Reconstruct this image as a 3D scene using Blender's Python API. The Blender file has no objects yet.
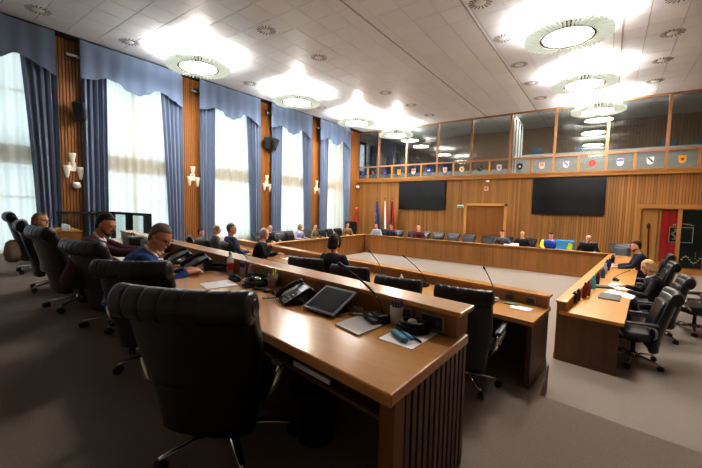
import bpy, math, random
from mathutils import Vector, Matrix
random.seed(7)
C = bpy.context.scene.collection
PI = math.pi
ZR2, ZW, ZC = -0.47, -0.78, 6.07      # second tier, well floor, ceiling (near tier is z = 0)
XL, YB = -12.8, 18.2                  # window wall, back wall

# ------------------------------------------------------------------ helpers
def V(*a): return Vector(a)
class MB:
    def __init__(s): s.v = []; s.f = []; s.sm = []
    def add(s, vs, fs, smooth=False):
        n = len(s.v); s.v += [tuple(p) for p in vs]
        for f in fs: s.f.append(tuple(i+n for i in f)); s.sm.append(smooth)
        return s
    def box(s, x0, x1, y0, y1, z0, z1, M=None):
        vs = [Vector(p) for p in ((x0,y0,z0),(x1,y0,z0),(x1,y1,z0),(x0,y1,z0),(x0,y0,z1),(x1,y0,z1),(x1,y1,z1),(x0,y1,z1))]
        if M is not None: vs = [M @ p for p in vs]
        return s.add(vs, [(0,3,2,1),(4,5,6,7),(0,1,5,4),(1,2,6,5),(2,3,7,6),(3,0,4,7)])
    def prism(s, pts, z0, z1, M=None):
        n = len(pts)
        vs = [Vector((p[0],p[1],z0)) for p in pts]+[Vector((p[0],p[1],z1)) for p in pts]
        if M is not None: vs = [M @ p for p in vs]
        return s.add(vs, [tuple(range(n-1,-1,-1)), tuple(range(n,2*n))]+[(i,(i+1)%n,(i+1)%n+n,i+n) for i in range(n)])
    def loft(s, rings, caps=True, closed=True, smooth=True):
        n = len(rings[0]); vs = [p for r in rings for p in r]; fs = []
        for i in range(len(rings)-1):
            for j in range(n if closed else n-1):
                a = i*n+j; b = i*n+(j+1)%n
                fs.append((a,b,b+n,a+n))
        s.add(vs, fs, smooth)
        if caps and closed:
            m = len(s.v)-len(vs)
            s.f.append(tuple(m+i for i in range(n-1,-1,-1))); s.sm.append(False)
            s.f.append(tuple(m+len(vs)-n+i for i in range(n))); s.sm.append(False)
        return s
    def tube(s, path, r, n=8, round_ends=False, squash=None):
        path = [Vector(p) for p in path]
        if not hasattr(r, '__len__'): r = [r]*len(path)
        r = list(r)
        if round_ends:
            d0 = (path[0]-path[1]).normalized(); d1 = (path[-1]-path[-2]).normalized()
            P = [path[0]+d0*r[0]*.95, path[0]+d0*r[0]*.6]+path+[path[-1]+d1*r[-1]*.6, path[-1]+d1*r[-1]*.95]
            r = [r[0]*.3, r[0]*.8]+r+[r[-1]*.8, r[-1]*.3]; path = P
        rings = []; ref = None
        for i, p in enumerate(path):
            a = path[max(i-1,0)]; b = path[min(i+1,len(path)-1)]
            t = (b-a).normalized()
            if ref is None:
                ref = Vector((0,0,1)) if abs(t.z) < .9 else Vector((1,0,0))
            u = (ref - t*ref.dot(t)).normalized(); w = t.cross(u); ref = u
            rings.append([p+(u*math.cos(2*PI*k/n)+w*math.sin(2*PI*k/n))*r[i] for k in range(n)])
        return s.loft(rings)
    def cyl(s, p0, p1, r0, r1=None, n=16): return s.tube([p0,p1],[r0, r0 if r1 is None else r1], n)
    def lathe(s, prof, n=20, c=(0,0,0), M=None):
        rings = []
        for r, z in prof:
            ring = [Vector((c[0]+r*math.cos(2*PI*k/n), c[1]+r*math.sin(2*PI*k/n), c[2]+z)) for k in range(n)]
            rings.append([M @ p for p in ring] if M is not None else ring)
        return s.loft(rings, caps=(prof[0] != prof[-1] and prof[0][0] < .2))
    def ell(s, c, r, n=12, m=8, M=None):
        c = Vector(c); rings = []
        for i in range(m+1):
            th = -PI/2 + PI*(i+.02)/(m+.04); rr = math.cos(th)
            ring = [Vector((r[0]*rr*math.cos(2*PI*k/n), r[1]*rr*math.sin(2*PI*k/n), r[2]*math.sin(th))) for k in range(n)]
            rings.append([c+(M @ p if M is not None else p) for p in ring])
        return s.loft(rings)
    def grid(s, fn, nu, nv, smooth=True):
        vs = [fn(i/nu, j/nv) for j in range(nv+1) for i in range(nu+1)]
        fs = [(j*(nu+1)+i, j*(nu+1)+i+1, (j+1)*(nu+1)+i+1, (j+1)*(nu+1)+i) for j in range(nv) for i in range(nu)]
        return s.add(vs, fs, smooth)
    def mesh(s, name):
        me = bpy.data.meshes.new(name); me.from_pydata(s.v, [], s.f); me.update()
        me.polygons.foreach_set('use_smooth', s.sm); return me
    def build(s, name, mat, parent=None, bevel=0, seg=2):
        o = bpy.data.objects.new(name, s.mesh(name)); C.objects.link(o)
        if mat: o.data.materials.append(mat)
        if parent: o.parent = parent
        if bevel:
            m = o.modifiers.new('b','BEVEL'); m.width = bevel; m.segments = seg; m.limit_method = 'ANGLE'
        return o
def tag(o, label=None, cat=None, group=None, kind=None):
    if label: o['label'] = label
    if cat: o['category'] = cat
    if group: o['group'] = group
    if kind: o['kind'] = kind
    return o
def empty(name, loc=(0,0,0), rz=0, label=None, cat=None, group=None):
    o = bpy.data.objects.new(name, None); C.objects.link(o)
    o.location = loc; o.rotation_euler = (0,0,rz); o.empty_display_size = .1
    return tag(o, label, cat, group)
def copy_tree(o, parent=None):
    c = o.copy(); C.objects.link(c); c.parent = parent
    for ch in list(o.children): copy_tree(ch, c)
    return c
def struct(name, mb, mat, bevel=0): return tag(mb.build(name, mat, None, bevel), kind='structure')

# ------------------------------------------------------------------ materials
def lin(h):
    c = [int(h[i:i+2],16)/255 for i in (1,3,5)]
    return tuple((x/12.92 if x <= .04045 else ((x+.055)/1.055)**2.4) for x in c)+(1,)
MATS = {}
def mat(name, color='#888888', rough=.5, metal=0, emit=0, spec=.5, var=0, island=0, grain=None, bump=0, bscale=40, coat=0, sheen=0, alpha=1):
    if name in MATS: return MATS[name]
    m = bpy.data.materials.new(name); m.use_nodes = True; nt = m.node_tree; N = nt.nodes; L = nt.links
    b = N['Principled BSDF']; col = lin(color)
    b.inputs['Base Color'].default_value = col; b.inputs['Roughness'].default_value = rough; b.inputs['Metallic'].default_value = metal
    b.inputs['Specular IOR Level'].default_value = spec; b.inputs['Coat Weight'].default_value = coat; b.inputs['Sheen Weight'].default_value = sheen
    if emit:
        b.inputs['Emission Color'].default_value = col; b.inputs['Emission Strength'].default_value = emit
    last = None
    if var or grain or island:
        tc = N.new('ShaderNodeTexCoord'); mp = N.new('ShaderNodeMapping'); L.new(tc.outputs['Object'], mp.inputs['Vector'])
        mp.inputs['Scale'].default_value = grain or (6,6,6)
        nz = N.new('ShaderNodeTexNoise'); nz.inputs['Scale'].default_value = 1; nz.inputs['Detail'].default_value = 5
        L.new(mp.outputs['Vector'], nz.inputs['Vector'])
        a = N.new('ShaderNodeMath'); a.operation = 'MULTIPLY_ADD'; a.inputs[1].default_value = 2*var; a.inputs[2].default_value = 1-var
        L.new(nz.outputs['Fac'], a.inputs[0]); last = a.outputs[0]
        if island:
            g = N.new('ShaderNodeNewGeometry'); a2 = N.new('ShaderNodeMath'); a2.operation = 'MULTIPLY_ADD'
            a2.inputs[1].default_value = 2*island; a2.inputs[2].default_value = 1-island
            L.new(g.outputs['Random Per Island'], a2.inputs[0])
            a3 = N.new('ShaderNodeMath'); a3.operation = 'MULTIPLY'; L.new(a2.outputs[0], a3.inputs[0]); L.new(last, a3.inputs[1]); last = a3.outputs[0]
        mx = N.new('ShaderNodeVectorMath'); mx.operation = 'SCALE'; mx.inputs[0].default_value = col[:3]; L.new(last, mx.inputs['Scale'])
        L.new(mx.outputs['Vector'], b.inputs['Base Color'])
    if bump:
        tc = N.new('ShaderNodeTexCoord'); nz = N.new('ShaderNodeTexNoise'); nz.inputs['Scale'].default_value = bscale; nz.inputs['Detail'].default_value = 4
        L.new(tc.outputs['Object'], nz.inputs['Vector'])
        bp = N.new('ShaderNodeBump'); bp.inputs['Strength'].default_value = bump; bp.inputs['Distance'].default_value = .02
        L.new(nz.outputs['Fac'], bp.inputs['Height']); L.new(bp.outputs['Normal'], b.inputs['Normal'])
    MATS[name] = m; return m
def mixmat(name, color, transp, transl=0, gloss=0, rough=.02, fres=False):
    """thin sheet: transparent + translucent + diffuse / glossy"""
    m = bpy.data.materials.new(name); m.use_nodes = True; nt = m.node_tree; N = nt.nodes; L = nt.links
    N.remove(N['Principled BSDF']); out = N['Material Output']; col = lin(color)
    t = N.new('ShaderNodeBsdfTransparent'); t.inputs['Color'].default_value = col if gloss else (1,1,1,1)
    if gloss:
        g = N.new('ShaderNodeBsdfGlossy'); g.inputs['Roughness'].default_value = rough; g.inputs['Color'].default_value = (1,1,1,1)
        mx = N.new('ShaderNodeMixShader')
        lw = N.new('ShaderNodeLayerWeight'); lw.inputs['Blend'].default_value = .5
        fr = N.new('ShaderNodeMath'); fr.operation = 'POWER'; fr.inputs[1].default_value = 4.5; L.new(lw.outputs['Facing'], fr.inputs[0])
        a = N.new('ShaderNodeMath'); a.operation = 'ADD'; a.use_clamp = True; a.inputs[1].default_value = gloss
        L.new(fr.outputs[0], a.inputs[0]); L.new(a.outputs[0], mx.inputs[0])
        L.new(t.outputs[0], mx.inputs[1]); L.new(g.outputs[0], mx.inputs[2])
    else:
        tl = N.new('ShaderNodeBsdfTranslucent'); tl.inputs['Color'].default_value = col
        df = N.new('ShaderNodeBsdfDiffuse'); df.inputs['Color'].default_value = col
        m1 = N.new('ShaderNodeMixShader'); m1.inputs[0].default_value = transl; L.new(df.outputs[0], m1.inputs[1]); L.new(tl.outputs[0], m1.inputs[2])
        mx = N.new('ShaderNodeMixShader'); mx.inputs[0].default_value = transp; L.new(m1.outputs[0], mx.inputs[1]); L.new(t.outputs[0], mx.inputs[2])
    L.new(mx.outputs[0], out.inputs[0]); MATS[name] = m; return m

M_slat   = mat('slat wood', '#a17440', .45, var=.28, island=.22, grain=(14,14,.9))
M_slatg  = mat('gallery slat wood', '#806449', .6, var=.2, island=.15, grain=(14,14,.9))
M_groove = mat('groove wood', '#523820', .7)
M_pil    = mat('pilaster wood', '#9a6834', .45, var=.25, island=.14, grain=(16,16,.8))
M_top    = mat('desk top wood', '#c3925a', .21, var=.16, grain=(2.2,26,26))
M_topr   = mat('right desk top wood', '#c28f44', .34, var=.16, grain=(26,2.2,26), coat=.1)
M_bench  = mat('bench wood', '#986a3a', .42, var=.24, island=.13, grain=(16,16,1.0))
M_dark   = mat('dark panel wood', '#5d412b', .45, var=.25, island=.12, grain=(16,16,1.0))
M_frame  = mat('frame wood', '#ad7c42', .45, var=.18, grain=(10,10,10))
M_carpet = mat('carpet', '#857a70', .95, spec=.1, var=.18, grain=(55,55,55), bump=.5, bscale=260)
M_carpw  = mat('lit well carpet', '#968c83', .95, spec=.1, var=.14, grain=(55,55,55), bump=.4, bscale=260)  # same carpet as the tiers, lighter colour stands for brighter light there
M_ceil   = mat('ceiling panel', '#dde2e8', .38, spec=.45, island=.025, var=.02)
M_ceilg  = mat('ceiling gap', '#a9a7a4', .8)
M_leather= mat('black leather', '#0d0e10', .36, spec=.6, bump=.12, bscale=90)
M_black  = mat('black plastic', '#151517', .45)
M_rubber = mat('rubber', '#0c0c0d', .7)
M_chrome = mat('chrome', '#c9cacc', .16, metal=1)
M_steel  = mat('brushed steel', '#9b9c9e', .35, metal=1)
M_brass  = mat('dark bronze', '#6a5840', .4, metal=.8)
M_white  = mat('white', '#e9e8e4', .5)
M_cream  = mat('sconce white', '#eae3d2', .5, emit=.12)
M_paper  = mat('paper', '#f0eff0', .7)
M_curt   = mat('blue curtain', '#7788a2', .8, spec=.2, var=.1, grain=(3,3,.6), sheen=.25)
M_drape  = mat('blue drape', '#76849c', .8, spec=.2, var=.1, grain=(3,3,.6), sheen=.25)
M_sheer  = mixmat('sheer', '#f4eee0', .20, .68)
M_glass  = mixmat('thin glass', '#eef4f4', 0, gloss=.02)
M_gglass = mixmat('gallery glass', '#dfe3e3', 0, gloss=.10, rough=.03)
M_lowg   = mixmat('gallery low glass', '#dcdedd', 0, gloss=.08, rough=.05)
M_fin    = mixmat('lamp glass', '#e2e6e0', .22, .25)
_nt = M_fin.node_tree; _e = _nt.nodes.new('ShaderNodeEmission'); _e.inputs[0].default_value = (.93,1,.95,1); _e.inputs[1].default_value = .12  # emission stands in for lamp light caught in the glass fins
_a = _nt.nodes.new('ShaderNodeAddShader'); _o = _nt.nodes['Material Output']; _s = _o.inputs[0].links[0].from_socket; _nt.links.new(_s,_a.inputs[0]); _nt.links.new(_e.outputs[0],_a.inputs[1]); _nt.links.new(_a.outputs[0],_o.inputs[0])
M_disc   = mat('lamp disc', '#fffaf5', .5, emit=75)
M_screen = mat('screen', '#1b1c1f', .28, spec=.5)
M_screen2= mat('screen lower', '#151618', .28, spec=.5)
M_cream2 = mat('plain wall', '#b9a88f', .8)
M_skin   = mat('skin', '#d39b80', .5, var=.05, grain=(20,20,20))
M_skinp  = mat('pale skin', '#d9a68f', .5, var=.05, grain=(20,20,20))
M_red    = mat('red', '#b01d1a', .5)
M_leaf   = mat('green sign', '#2f9c72', .5, emit=.25)
def cm(h, rough=.6, **k): return mat('c'+h+str(rough), h, rough, **k)

# ------------------------------------------------------------------ setting
def tier(pts, z0, z1): return MB().prism(pts, z0, z1)
sN = -.153
def nearY(x): return 2.06+sN*(x+.63)          # edge of the near tier
def r2Y(x): return 4.10-.158*(x+.47)          # edge of the second tier in the aisle
def r2F(x): return 5.06-.20*(x+.53)           # front edge of the tongue under the second desk row
XR = 5.6
struct('floor', tier([(-13.2,3.0),(XR,1.0),(XR,YB),(-13.2,YB)], ZW-.2, ZW), M_carpw)
struct('floor', tier([(-13.2,1.0),(XR,.6),(XR,r2Y(XR)),(-.47,r2Y(-.47)),(-.50,r2F(-.5)),(-9.3,r2F(-9.3)),(-9.3,5.7),(-13.2,5.7)], ZW, ZR2), M_carpet)
struct('floor', tier([(-13.2,-2.6),(XR,-2.6),(XR,nearY(XR)),(-13.2,nearY(-13.2))], ZW, 0), M_carpet)
# ceiling: square metal panels with narrow joints under a darker backing
m = MB(); T = .67
x = -12.8-.1
xs = []
while x < XR: xs.append(x); x += T
for x in xs:
    y = -2.55
    while y < YB+.1:
        m.box(x+.006, min(x+T,XR)-.006, y+.006, min(y+T,YB+.15)-.006, ZC, ZC+.02); y += T
struct('ceiling', m, M_ceil)
struct('ceiling', MB().box(-13.2,XR,-2.6,YB+.2,ZC+.02,ZC+.2), M_ceilg)
m = MB()
for x in (-5.13,-2.93,.01): m.box(x-.02,x+.02,-2.5,YB,ZC-.006,ZC+.01)
struct('trim_1', m, M_ceilg)
# window wall
WIN = [(.42,3.34),(3.97,6.98),(7.72,10.57),(11.25,13.98),(14.68,17.4)]
PIL = [(-.3,.42),(3.34,3.97),(6.98,7.72),(10.57,11.25),(13.98,14.68),(17.4,18.2)]
WB, WT = .05, 5.75
m = MB().box(XL-.45,XL,-2.6,-2.3,ZW,ZC).box(XL-.45,XL,-2.3,-.3,5.75,ZC).box(XL-.45,XL,-2.3,-.3,ZW,.05)
for a,b in PIL: m.box(XL-.45,XL,a,b,ZW,ZC)
for a,b in WIN:
    m.box(XL-.45,XL,a,b,WT,ZC); m.box(XL-.45,XL,a,b,ZW,WB)
struct('wall_left', m, M_cream2)
m_out = mat('window frame', '#cfc8bb', .5)
m_band = mat('spandrel band', '#8d7659', .6)
for k,(a,b) in enumerate(WIN):
    x0, x1 = XL-.34, XL-.26
    m = MB()
    for y in (a+.03,(a+b)/2,b-.03): m.box(x0,x1,y-.035,y+.035,WB,WT)
    for z in (WB+.04,1.55,WT-.04,4.4): m.box(x0,x1,a,b,z-.035,z+.035)
    f = struct('window_%d'%(k+1), m, m_out)
    MB().box(x0,x1+.02,a,b,2.45,2.95).build('spandrel', m_band, f)
    MB().box(x0+.03,x0+.04,a,b,WB,WT).build('pane', M_glass, f)
def slats(m, o, d, up, n, w, gap, th, z0, z1):
    """vertical slats along unit d from o, facing up"""
    o = Vector(o); d = Vector(d); up = Vector(up)
    for i in range(n):
        a = o+d*(i*w+gap/2); b = o+d*((i+1)*w-gap/2)
        q = [a, b, b+up*th, a+up*th]
        if (b-a).cross(up).z < 0: q.reverse()
        m.prism([(p.x,p.y) for p in q], z0, z1)
    return m
for k,(a,b) in enumerate(PIL[1:]):
    n = int(round((b-a)/.075)); f = struct('trim_%d'%(k+2), MB().box(XL,XL+.02,a,b,ZW+.02 if a>4 else .0,ZC), M_groove)
    slats(MB(), (XL+.02,a,0), (0,1,0), (1,0,0), n, (b-a)/n, .016, .035, ZW+.02 if a>4 else .0, ZC).build('slat_panel', M_pil, f)
struct('trim_7', MB().box(XL,XL+.40,-2.6,YB,ZC-.025,ZC), M_black)
# back wall with slats, gallery above
struct('wall_back', MB().box(-14.6,XR,YB,YB+.2,ZW,3.06), M_groove)
DOOR = (-5.92,-4.03,1.72); CASE = (.98,3.5,1.72)
m = MB(); w = .092; n = int((XR-XL)/w)
for i in range(n):
    x = XL+i*w
    z0 = ZW
    if DOOR[0]-.1 < x+w/2 < DOOR[1]+.1: z0 = DOOR[2]+.1
    if CASE[0]-.1 < x+w/2 < CASE[1]+.1: z0 = CASE[2]+.1
    m.box(x+.007,x+w-.007,YB-.03,YB,z0,3.02)
struct('trim_8', m, M_slat)
m = MB().box(XL,XR,YB-.16,YB+.3,3.02,3.22); m.box(XL,XR,YB-.2,YB+.3,3.17,3.24)
struct('trim_9', m, M_frame)
YG = 22.6
struct('floor', MB().box(-14.6,XR,YB+.2,YG,2.9,3.2), mat('gallery floor','#a3a5a5',.8))
m = MB().box(-14.6,XR,YG,YG+.05,3.2,6.4)
struct('wall_gallery', m, M_groove)
m = MB(); w = .13
for i in range(int((XR+14.6)/w)): m.box(-14.6+i*w+.012,-14.6+(i+1)*w-.012,YG-.03,YG,3.2,6.2)
struct('trim_10', m, M_slatg)
struct('ceiling', MB().box(-14.6,XR,YB+.3,YG+.1,ZC+.1,ZC+.3), mat('gallery ceiling','#8f918f',.7))
m = MB().box(-14.65,-14.6,YB+.1,18.9,3.0,6.4).box(-14.65,-14.6,19.9,20.6,3.0,6.4).box(-14.65,-14.6,21.6,YG+.1,3.0,6.4)
m.box(-14.65,-14.6,18.9,21.6,3.0,4.1).box(-14.65,-14.6,18.9,21.6,6.0,6.4)
struct('wall_gallery_left', m, mat('gallery side wall','#4a3a2c',.7))
for k,(a,b) in enumerate(((18.9,19.9),(20.6,21.6))):
    f = struct('window_%d'%(k+6), MB().box(-14.6,-14.55,a,a+.05,4.1,6).box(-14.6,-14.55,b-.05,b,4.1,6).box(-14.6,-14.55,a,b,4.1,4.16).box(-14.6,-14.55,a,b,5.94,6.0), m_out)
    MB().box(-14.62,-14.61,a,b,4.1,6).build('pane', M_glass, f)
struct('wall_right', MB().box(XR,XR+.2,-2.6,YG+.1,ZW,ZC+.3), M_slat)
struct('wall_front', MB().box(-13.2,XR+.2,-2.8,-2.6,ZW,ZC+.2), M_cream2)
struct('baseboard_back', MB().box(XL,DOOR[0]-.1,YB-.05,YB,ZW,ZW+.12).box(DOOR[1]+.1,CASE[0]-.1,YB-.05,YB,ZW,ZW+.12), M_dark)
# panelled door
m = MB().box(DOOR[0]-.08,DOOR[0]+.04,YB-.1,YB,ZW,DOOR[2]+.1).box(DOOR[1]-.04,DOOR[1]+.08,YB-.1,YB,ZW,DOOR[2]+.1).box(DOOR[0]-.08,DOOR[1]+.08,YB-.1,YB,DOOR[2]-.02,DOOR[2]+.1)
f = struct('door_1', m, mat('door frame wood','#c99a5c',.45,var=.15,grain=(10,10,2)))
slats(MB(), (DOOR[0]+.04,YB,0), (1,0,0), (0,-1,0), 20, (DOOR[1]-DOOR[0]-.08)/20, .006, .02, ZW, DOOR[2]-.02).build('door_leaf', mat('door wood','#93602c',.45,var=.2,island=.08,grain=(14,14,.9)), f)
MB().cyl((-5,YB-.06,.2),(-4.9,YB-.06,.2),.015).build('door_handle', M_brass, f)
# gallery glazing with posts and rails
g = empty('gallery_glazing', (0,YB+.05,3.24), 0, 'timber framed glass front of the upper gallery, posts and handrail above the wood wall', 'glazing')
g['kind'] = 'structure'
PX = [-12.75,-11.28,-9.43,-7.6,-5.8,-3.97,-2.12,-.22,1.66,3.5,5.5]
m_post = mat('gallery post wood','#9a704f',.45,var=.15,grain=(12,12,1))
for x in PX: MB().box(x-.05,x+.05,-.06,.06,0,ZC-3.24).build('post', m_post, g)
for a,b in zip(PX,PX[1:]):
    MB().box((a+b)/2-.045,(a+b)/2+.045,-.05,.05,0,.66).build('short_post', M_frame, g)
    MB().box(a+.05,b-.05,-.004,.004,.74,ZC-3.3).build('upper_pane', M_gglass, g)
    for c0,c1 in ((a+.05,(a+b)/2-.045),((a+b)/2+.045,b-.05)): MB().box(c0,c1,-.004,.004,.02,.66).build('lower_pane', M_lowg, g)
MB().box(XL,XR,-.07,.07,.66,.74).build('handrail', m_post, g)
MB().box(XL,XR,-.05,.05,ZC-3.24-.07,ZC-3.24).build('top_rail', m_post, g)
# low white counter, seats and white frame inside the gallery
o = MB().box(-3.7,XR-.1,19.55,19.75,4.12,4.27).box(-3.7,XR-.1,19.6,19.7,3.2,4.12).build('gallery_counter', cm('#b9bab8'))
tag(o,'long pale counter running behind the gallery glass on the right','counter')
t = empty('white_frame',(-3.93,18.7,3.2),0,'tall white frame of three narrow lights standing inside the gallery','frame')
m = MB().box(-.03,.03,0,1.9,2.76,2.84).box(-.03,.03,0,1.9,.86,.94)
for k in range(4): m.box(-.03,.03,k*.62,k*.62+.06,0,2.84)
m.build('frame', M_white, t); MB().box(-.005,.005,.06,1.86,.94,2.76).build('pane', M_glass, t)
def gal_seat():
    t = empty('gallery_chair')
    MB().box(-.26,.26,-.25,.25,.40,.48).build('seat', cm('#234258'), t, .02)
    MB().box(-.26,.26,.22,.30,.48,.98).build('backrest', cm('#234258'), t, .03)
    for sx in (-1,1):
        for sy in (-1,1): MB().cyl((sx*.22,sy*.2,0),(sx*.22,sy*.2,.4),.015,n=8).build('leg', M_steel, t)
    return t
base = None
for k,(x,y) in enumerate(((-3.1,20.3),(-1.2,20.3),(1.9,20.4),(2.9,20.4))):
    t = gal_seat() if base is None else copy_tree(base); base = base or t
    t.location = (x,y,3.65); t.rotation_euler = (0,0,PI)
    tag(t, ['blue chair up in the gallery, beside the white frame','blue chair in the gallery behind the pale counter near the lamp reflections','blue chair in the gallery right of the reflections, near the last post','rightmost blue chair up in the gallery at the photo edge'][k],'chair','blue chairs in the gallery')
for k,x in enumerate((-12.1,-11.1,-10.2,-9.1,-8.2,-7.2)):
    t = copy_tree(base); t.location = (x,19.0,3.2); t.rotation_euler = (0,0,PI)
    tag(t,'blue gallery chair behind the %s left shield along the front'%(('first','second','fourth','fifth','seventh','eighth')[k]),'chair','blue chairs in the gallery')
struct('floor', MB().box(-14.5,XR-.1,19.8,YG-.04,3.2,3.65), MATS['gallery floor'])
# ------------------------------------------------------------------ heraldic shields along the gallery
def shield_pts(w,h):
    p = [(-w,h),(w,h)]
    for k in range(1,9):
        a = k/8; p.append((w*math.cos(a*PI/2)**.7 if k<8 else 0, h*.1-h*1.1*math.sin(a*PI/2)))
    for k in range(7,0,-1):
        a = k/8; p.append((-w*math.cos(a*PI/2)**.7, h*.1-h*1.1*math.sin(a*PI/2)))
    return p
SH = [('blue','#2b3f92','#4a62b8','d'),('dark green and red','#234a3c','#b8322c','b'),('navy with a red centre','#2a3a80','#b03040','d'),
 ('yellow with red stripes','#d9a52f','#b3262a','s'),('red over white','#d8d2d2','#c4303c','t'),('royal blue with white peaks','#2436a0','#e8e8ee','p'),
 ('pale pink','#d9bdb6','#c08f88','d'),('cream round','#e3d3a8','#8a6d3a','d'),('black and green','#23342f','#5e7a70','b'),('white with a purple figure','#cfc8d4','#7a4d86','d'),
 ('black with a white figure','#24262b','#d8d8d8','d'),('red and white chequered','#e0c8c0','#b8433c','c'),('white with a purple diagonal band','#dcdce4','#473a8c','b'),
 ('plain red','#cf3a2a','#e06a50','d'),('white with a purple crown','#dddbe6','#7a68b4','t'),('white and red with a black diagonal band','#e2dedd','#2a2328','b'),('yellow with a red eagle','#dca835','#a8242a','d')]
hx = []
for a,b in zip(PX,PX[1:]): hx += [(3*a+b)/4,(a+3*b)/4]
for k,(nm,c1,c2,ty) in enumerate(SH):
    x = hx[k]; R = Matrix.Translation((0,0,0)) @ Matrix.Rotation(PI/2,4,'X')
    t = empty('heraldic_shield',(x,YB+.03,3.56),0,nm+' municipal shield fixed to the low gallery glass','shield','shields along the gallery front')
    w,h = .16,.19; t.scale = (.72,1,.76)
    if nm in('plain red','cream round'): pts = [(.18*math.cos(q*PI/12),.18*math.sin(q*PI/12)) for q in range(24)]
    else: pts = shield_pts(w,h)
    MB().prism(pts,0,.02,R).build('plate',cm(c1),t)
    m = MB()
    if ty=='d': m.prism([(.085*math.cos(q*PI/4)*(1 if q%2 else .6),.10*math.sin(q*PI/4)*(1 if q%2 else .6)) for q in range(8)],.02,.03,R)
    if ty=='b': m.prism([(-.15,.16),(-.09,.18),(.14,-.06),(.09,-.10)],.02,.03,R)
    if ty=='s':
        for q in (-.04,.04,.12): m.prism([(-.14,q),(.14,q),(.14,q+.035),(-.14,q+.035)],.02,.03,R)
    if ty=='t': m.prism([(-.15,.03),(.15,.03),(.15,.18),(.08,.14),(0,.18),(-.08,.14),(-.15,.18)],.02,.03,R)
    if ty=='p': m.prism([(-.12,-.02),(-.05,.09),(0,.02),(.05,.10),(.12,-.02)],.02,.03,R)
    if ty=='c':
        for q in range(4):
            for r in range(4):
                if (q+r)%2: m.prism([(-.12+q*.06,-.06+r*.06),(-.06+q*.06,-.06+r*.06),(-.06+q*.06,r*.06),(-.12+q*.06,r*.06)],.02,.03,R)
    m.build('emblem',cm(c2),t)
# ------------------------------------------------------------------ curtains
def wave(s, n, a, ph=0): return a*math.sin(2*PI*n*s+ph)
side = ['at the left edge of the photo','behind the glass lift guard','between the second and third wood pilasters','between the third and fourth wood pilasters','at the far end beside the gallery corner']
for k,(a,b) in enumerate(WIN):
    zb = .02 if k == 0 else (ZR2+.02 if k == 1 else ZW+.03)
    L = b-a
    # sheer
    o = MB().grid(lambda u,v: V(XL+.07+wave(u,11,.04)+wave(u,4.3,.03,1), a+.1+u*(L-.2), zb+.04+v*(5.6-zb)), 150, 2).build('sheer_curtain', M_sheer)
    tag(o,'white sheer curtain '+side[k],'curtain','white sheer curtains')
    for sgn in (0,1):
        ph = random.random()*6
        def fn(u,v,sgn=sgn,ph=ph):
            z = zb+v*(5.45-zb)
            wd = .52+.24*(v**1.5) if sgn else .60+.06*v
            y = (a-.02+u*wd if not sgn else b+.04-u*wd)*.985
            return V(XL+.20+wave(u,4.5,.055,ph)+wave(u,9.7,.02,ph*2), y, z)
        o = MB().grid(fn, 50, 8).build('drape', M_drape)
        tag(o,('left' if not sgn else 'right')+' blue drape of the window '+side[k],'curtain','blue side drapes')
    def zbot(u):
        # swagged lower edge with two scallops
        key = [(0,5.03),(.12,5.10),(.22,5.22),(.32,5.16),(.42,5.0),(.52,4.94),(.60,5.04),(.72,5.26),(.80,5.22),(.90,5.06),(1,4.94)]
        for (p,q),(r,s) in zip(key,key[1:]):
            if u <= r+1e-9:
                t = (u-p)/(r-p); t = t*t*(3-2*t); return q+(s-q)*t
        return key[-1][1]
    o = MB().grid(lambda u,v: V(XL+.36+wave(u,7,.02*(1-v*.6))+wave(u,3.1,.015,2), (a-.02+u*(L+.06))*.972, zbot(u)-.06+v*(6.05-zbot(u)+.06)), 90, 5).build('valance', M_curt)
    tag(o,'blue swagged valance over the window '+side[k],'curtain','blue valances')
# ------------------------------------------------------------------ things on the pilasters
where = ['nearest pilaster, left of the photo','second pilaster','third pilaster','fourth pilaster']
for k,(a,b) in enumerate(PIL[1:5]):
    y = (a+b)/2; x = XL+.055
    t = empty('wall_sconce',(x,y,2.4),0,'triple white cone wall light on the '+where[k],'wall light','triple cone wall lights')
    MB().box(0,.03,-.09,.09,-.06,.2).build('back_plate',M_cream,t)
    for dy,dz in ((-.13,-.10),(.0,.27),(.19,-.12)):
        mm = MB(); rings = []
        for i in range(5):
            q = i/4; r = .035+.065*q
            rings.append([V(.02+r*1.0*math.sin(PI*j/8), dy-r*math.cos(PI*j/8), dz-.17+.36*q) for j in range(9)])
        mm.loft(rings); mm.build('cone_shade',M_cream,t)
    t = empty('spotlight',(x,y+.02,5.58),0,'small chrome spotlight near the top of the '+where[k],'spotlight','chrome spotlights')
    MB().cyl((0,-.04,0),(.16,-.04,0),.02,n=10).build('arm',M_chrome,t)
    MB().box(.10,.20,-.12,.22,-.035,.045).build('lamp_head',M_chrome,t,.012)
t = empty('ceiling_camera',(XL+.05,3.72,1.98),0,'small white dome camera under the wall light on the nearest pilaster','camera')
MB().box(0,.12,-.09,.09,-.02,.05).build('bracket',M_white,t,.01); MB().ell((.1,0,-.06),(.1,.11,.09)).build('dome',M_white,t)
def speaker(y,z,rz,lab):
    t = empty('wall_speaker',(XL+.06,y,z),0,lab,'speaker')
    MB().box(0,.16,-.03,.03,-.03,.03).build('bracket',M_black,t)
    R = Matrix.Translation((.24,0,0)) @ Matrix.Rotation(rz,4,'Z') @ Matrix.Rotation(.34,4,'Y')
    MB().box(-.12,.12,-.13,.13,-.25,.25,R).build('cabinet',M_black,t,.015)
    MB().box(.12,.13,-.115,.115,-.235,.235,R).build('grille',cm('#2a2a2c'),t)
speaker(3.80,4.05,-.55,'black loudspeaker on a bracket on the nearest pilaster')
speaker(10.78,4.28,-.9,'left black loudspeaker of the pair on the third pilaster')
speaker(11.15,4.28,.5,'right black loudspeaker of the pair on the third pilaster')
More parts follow.
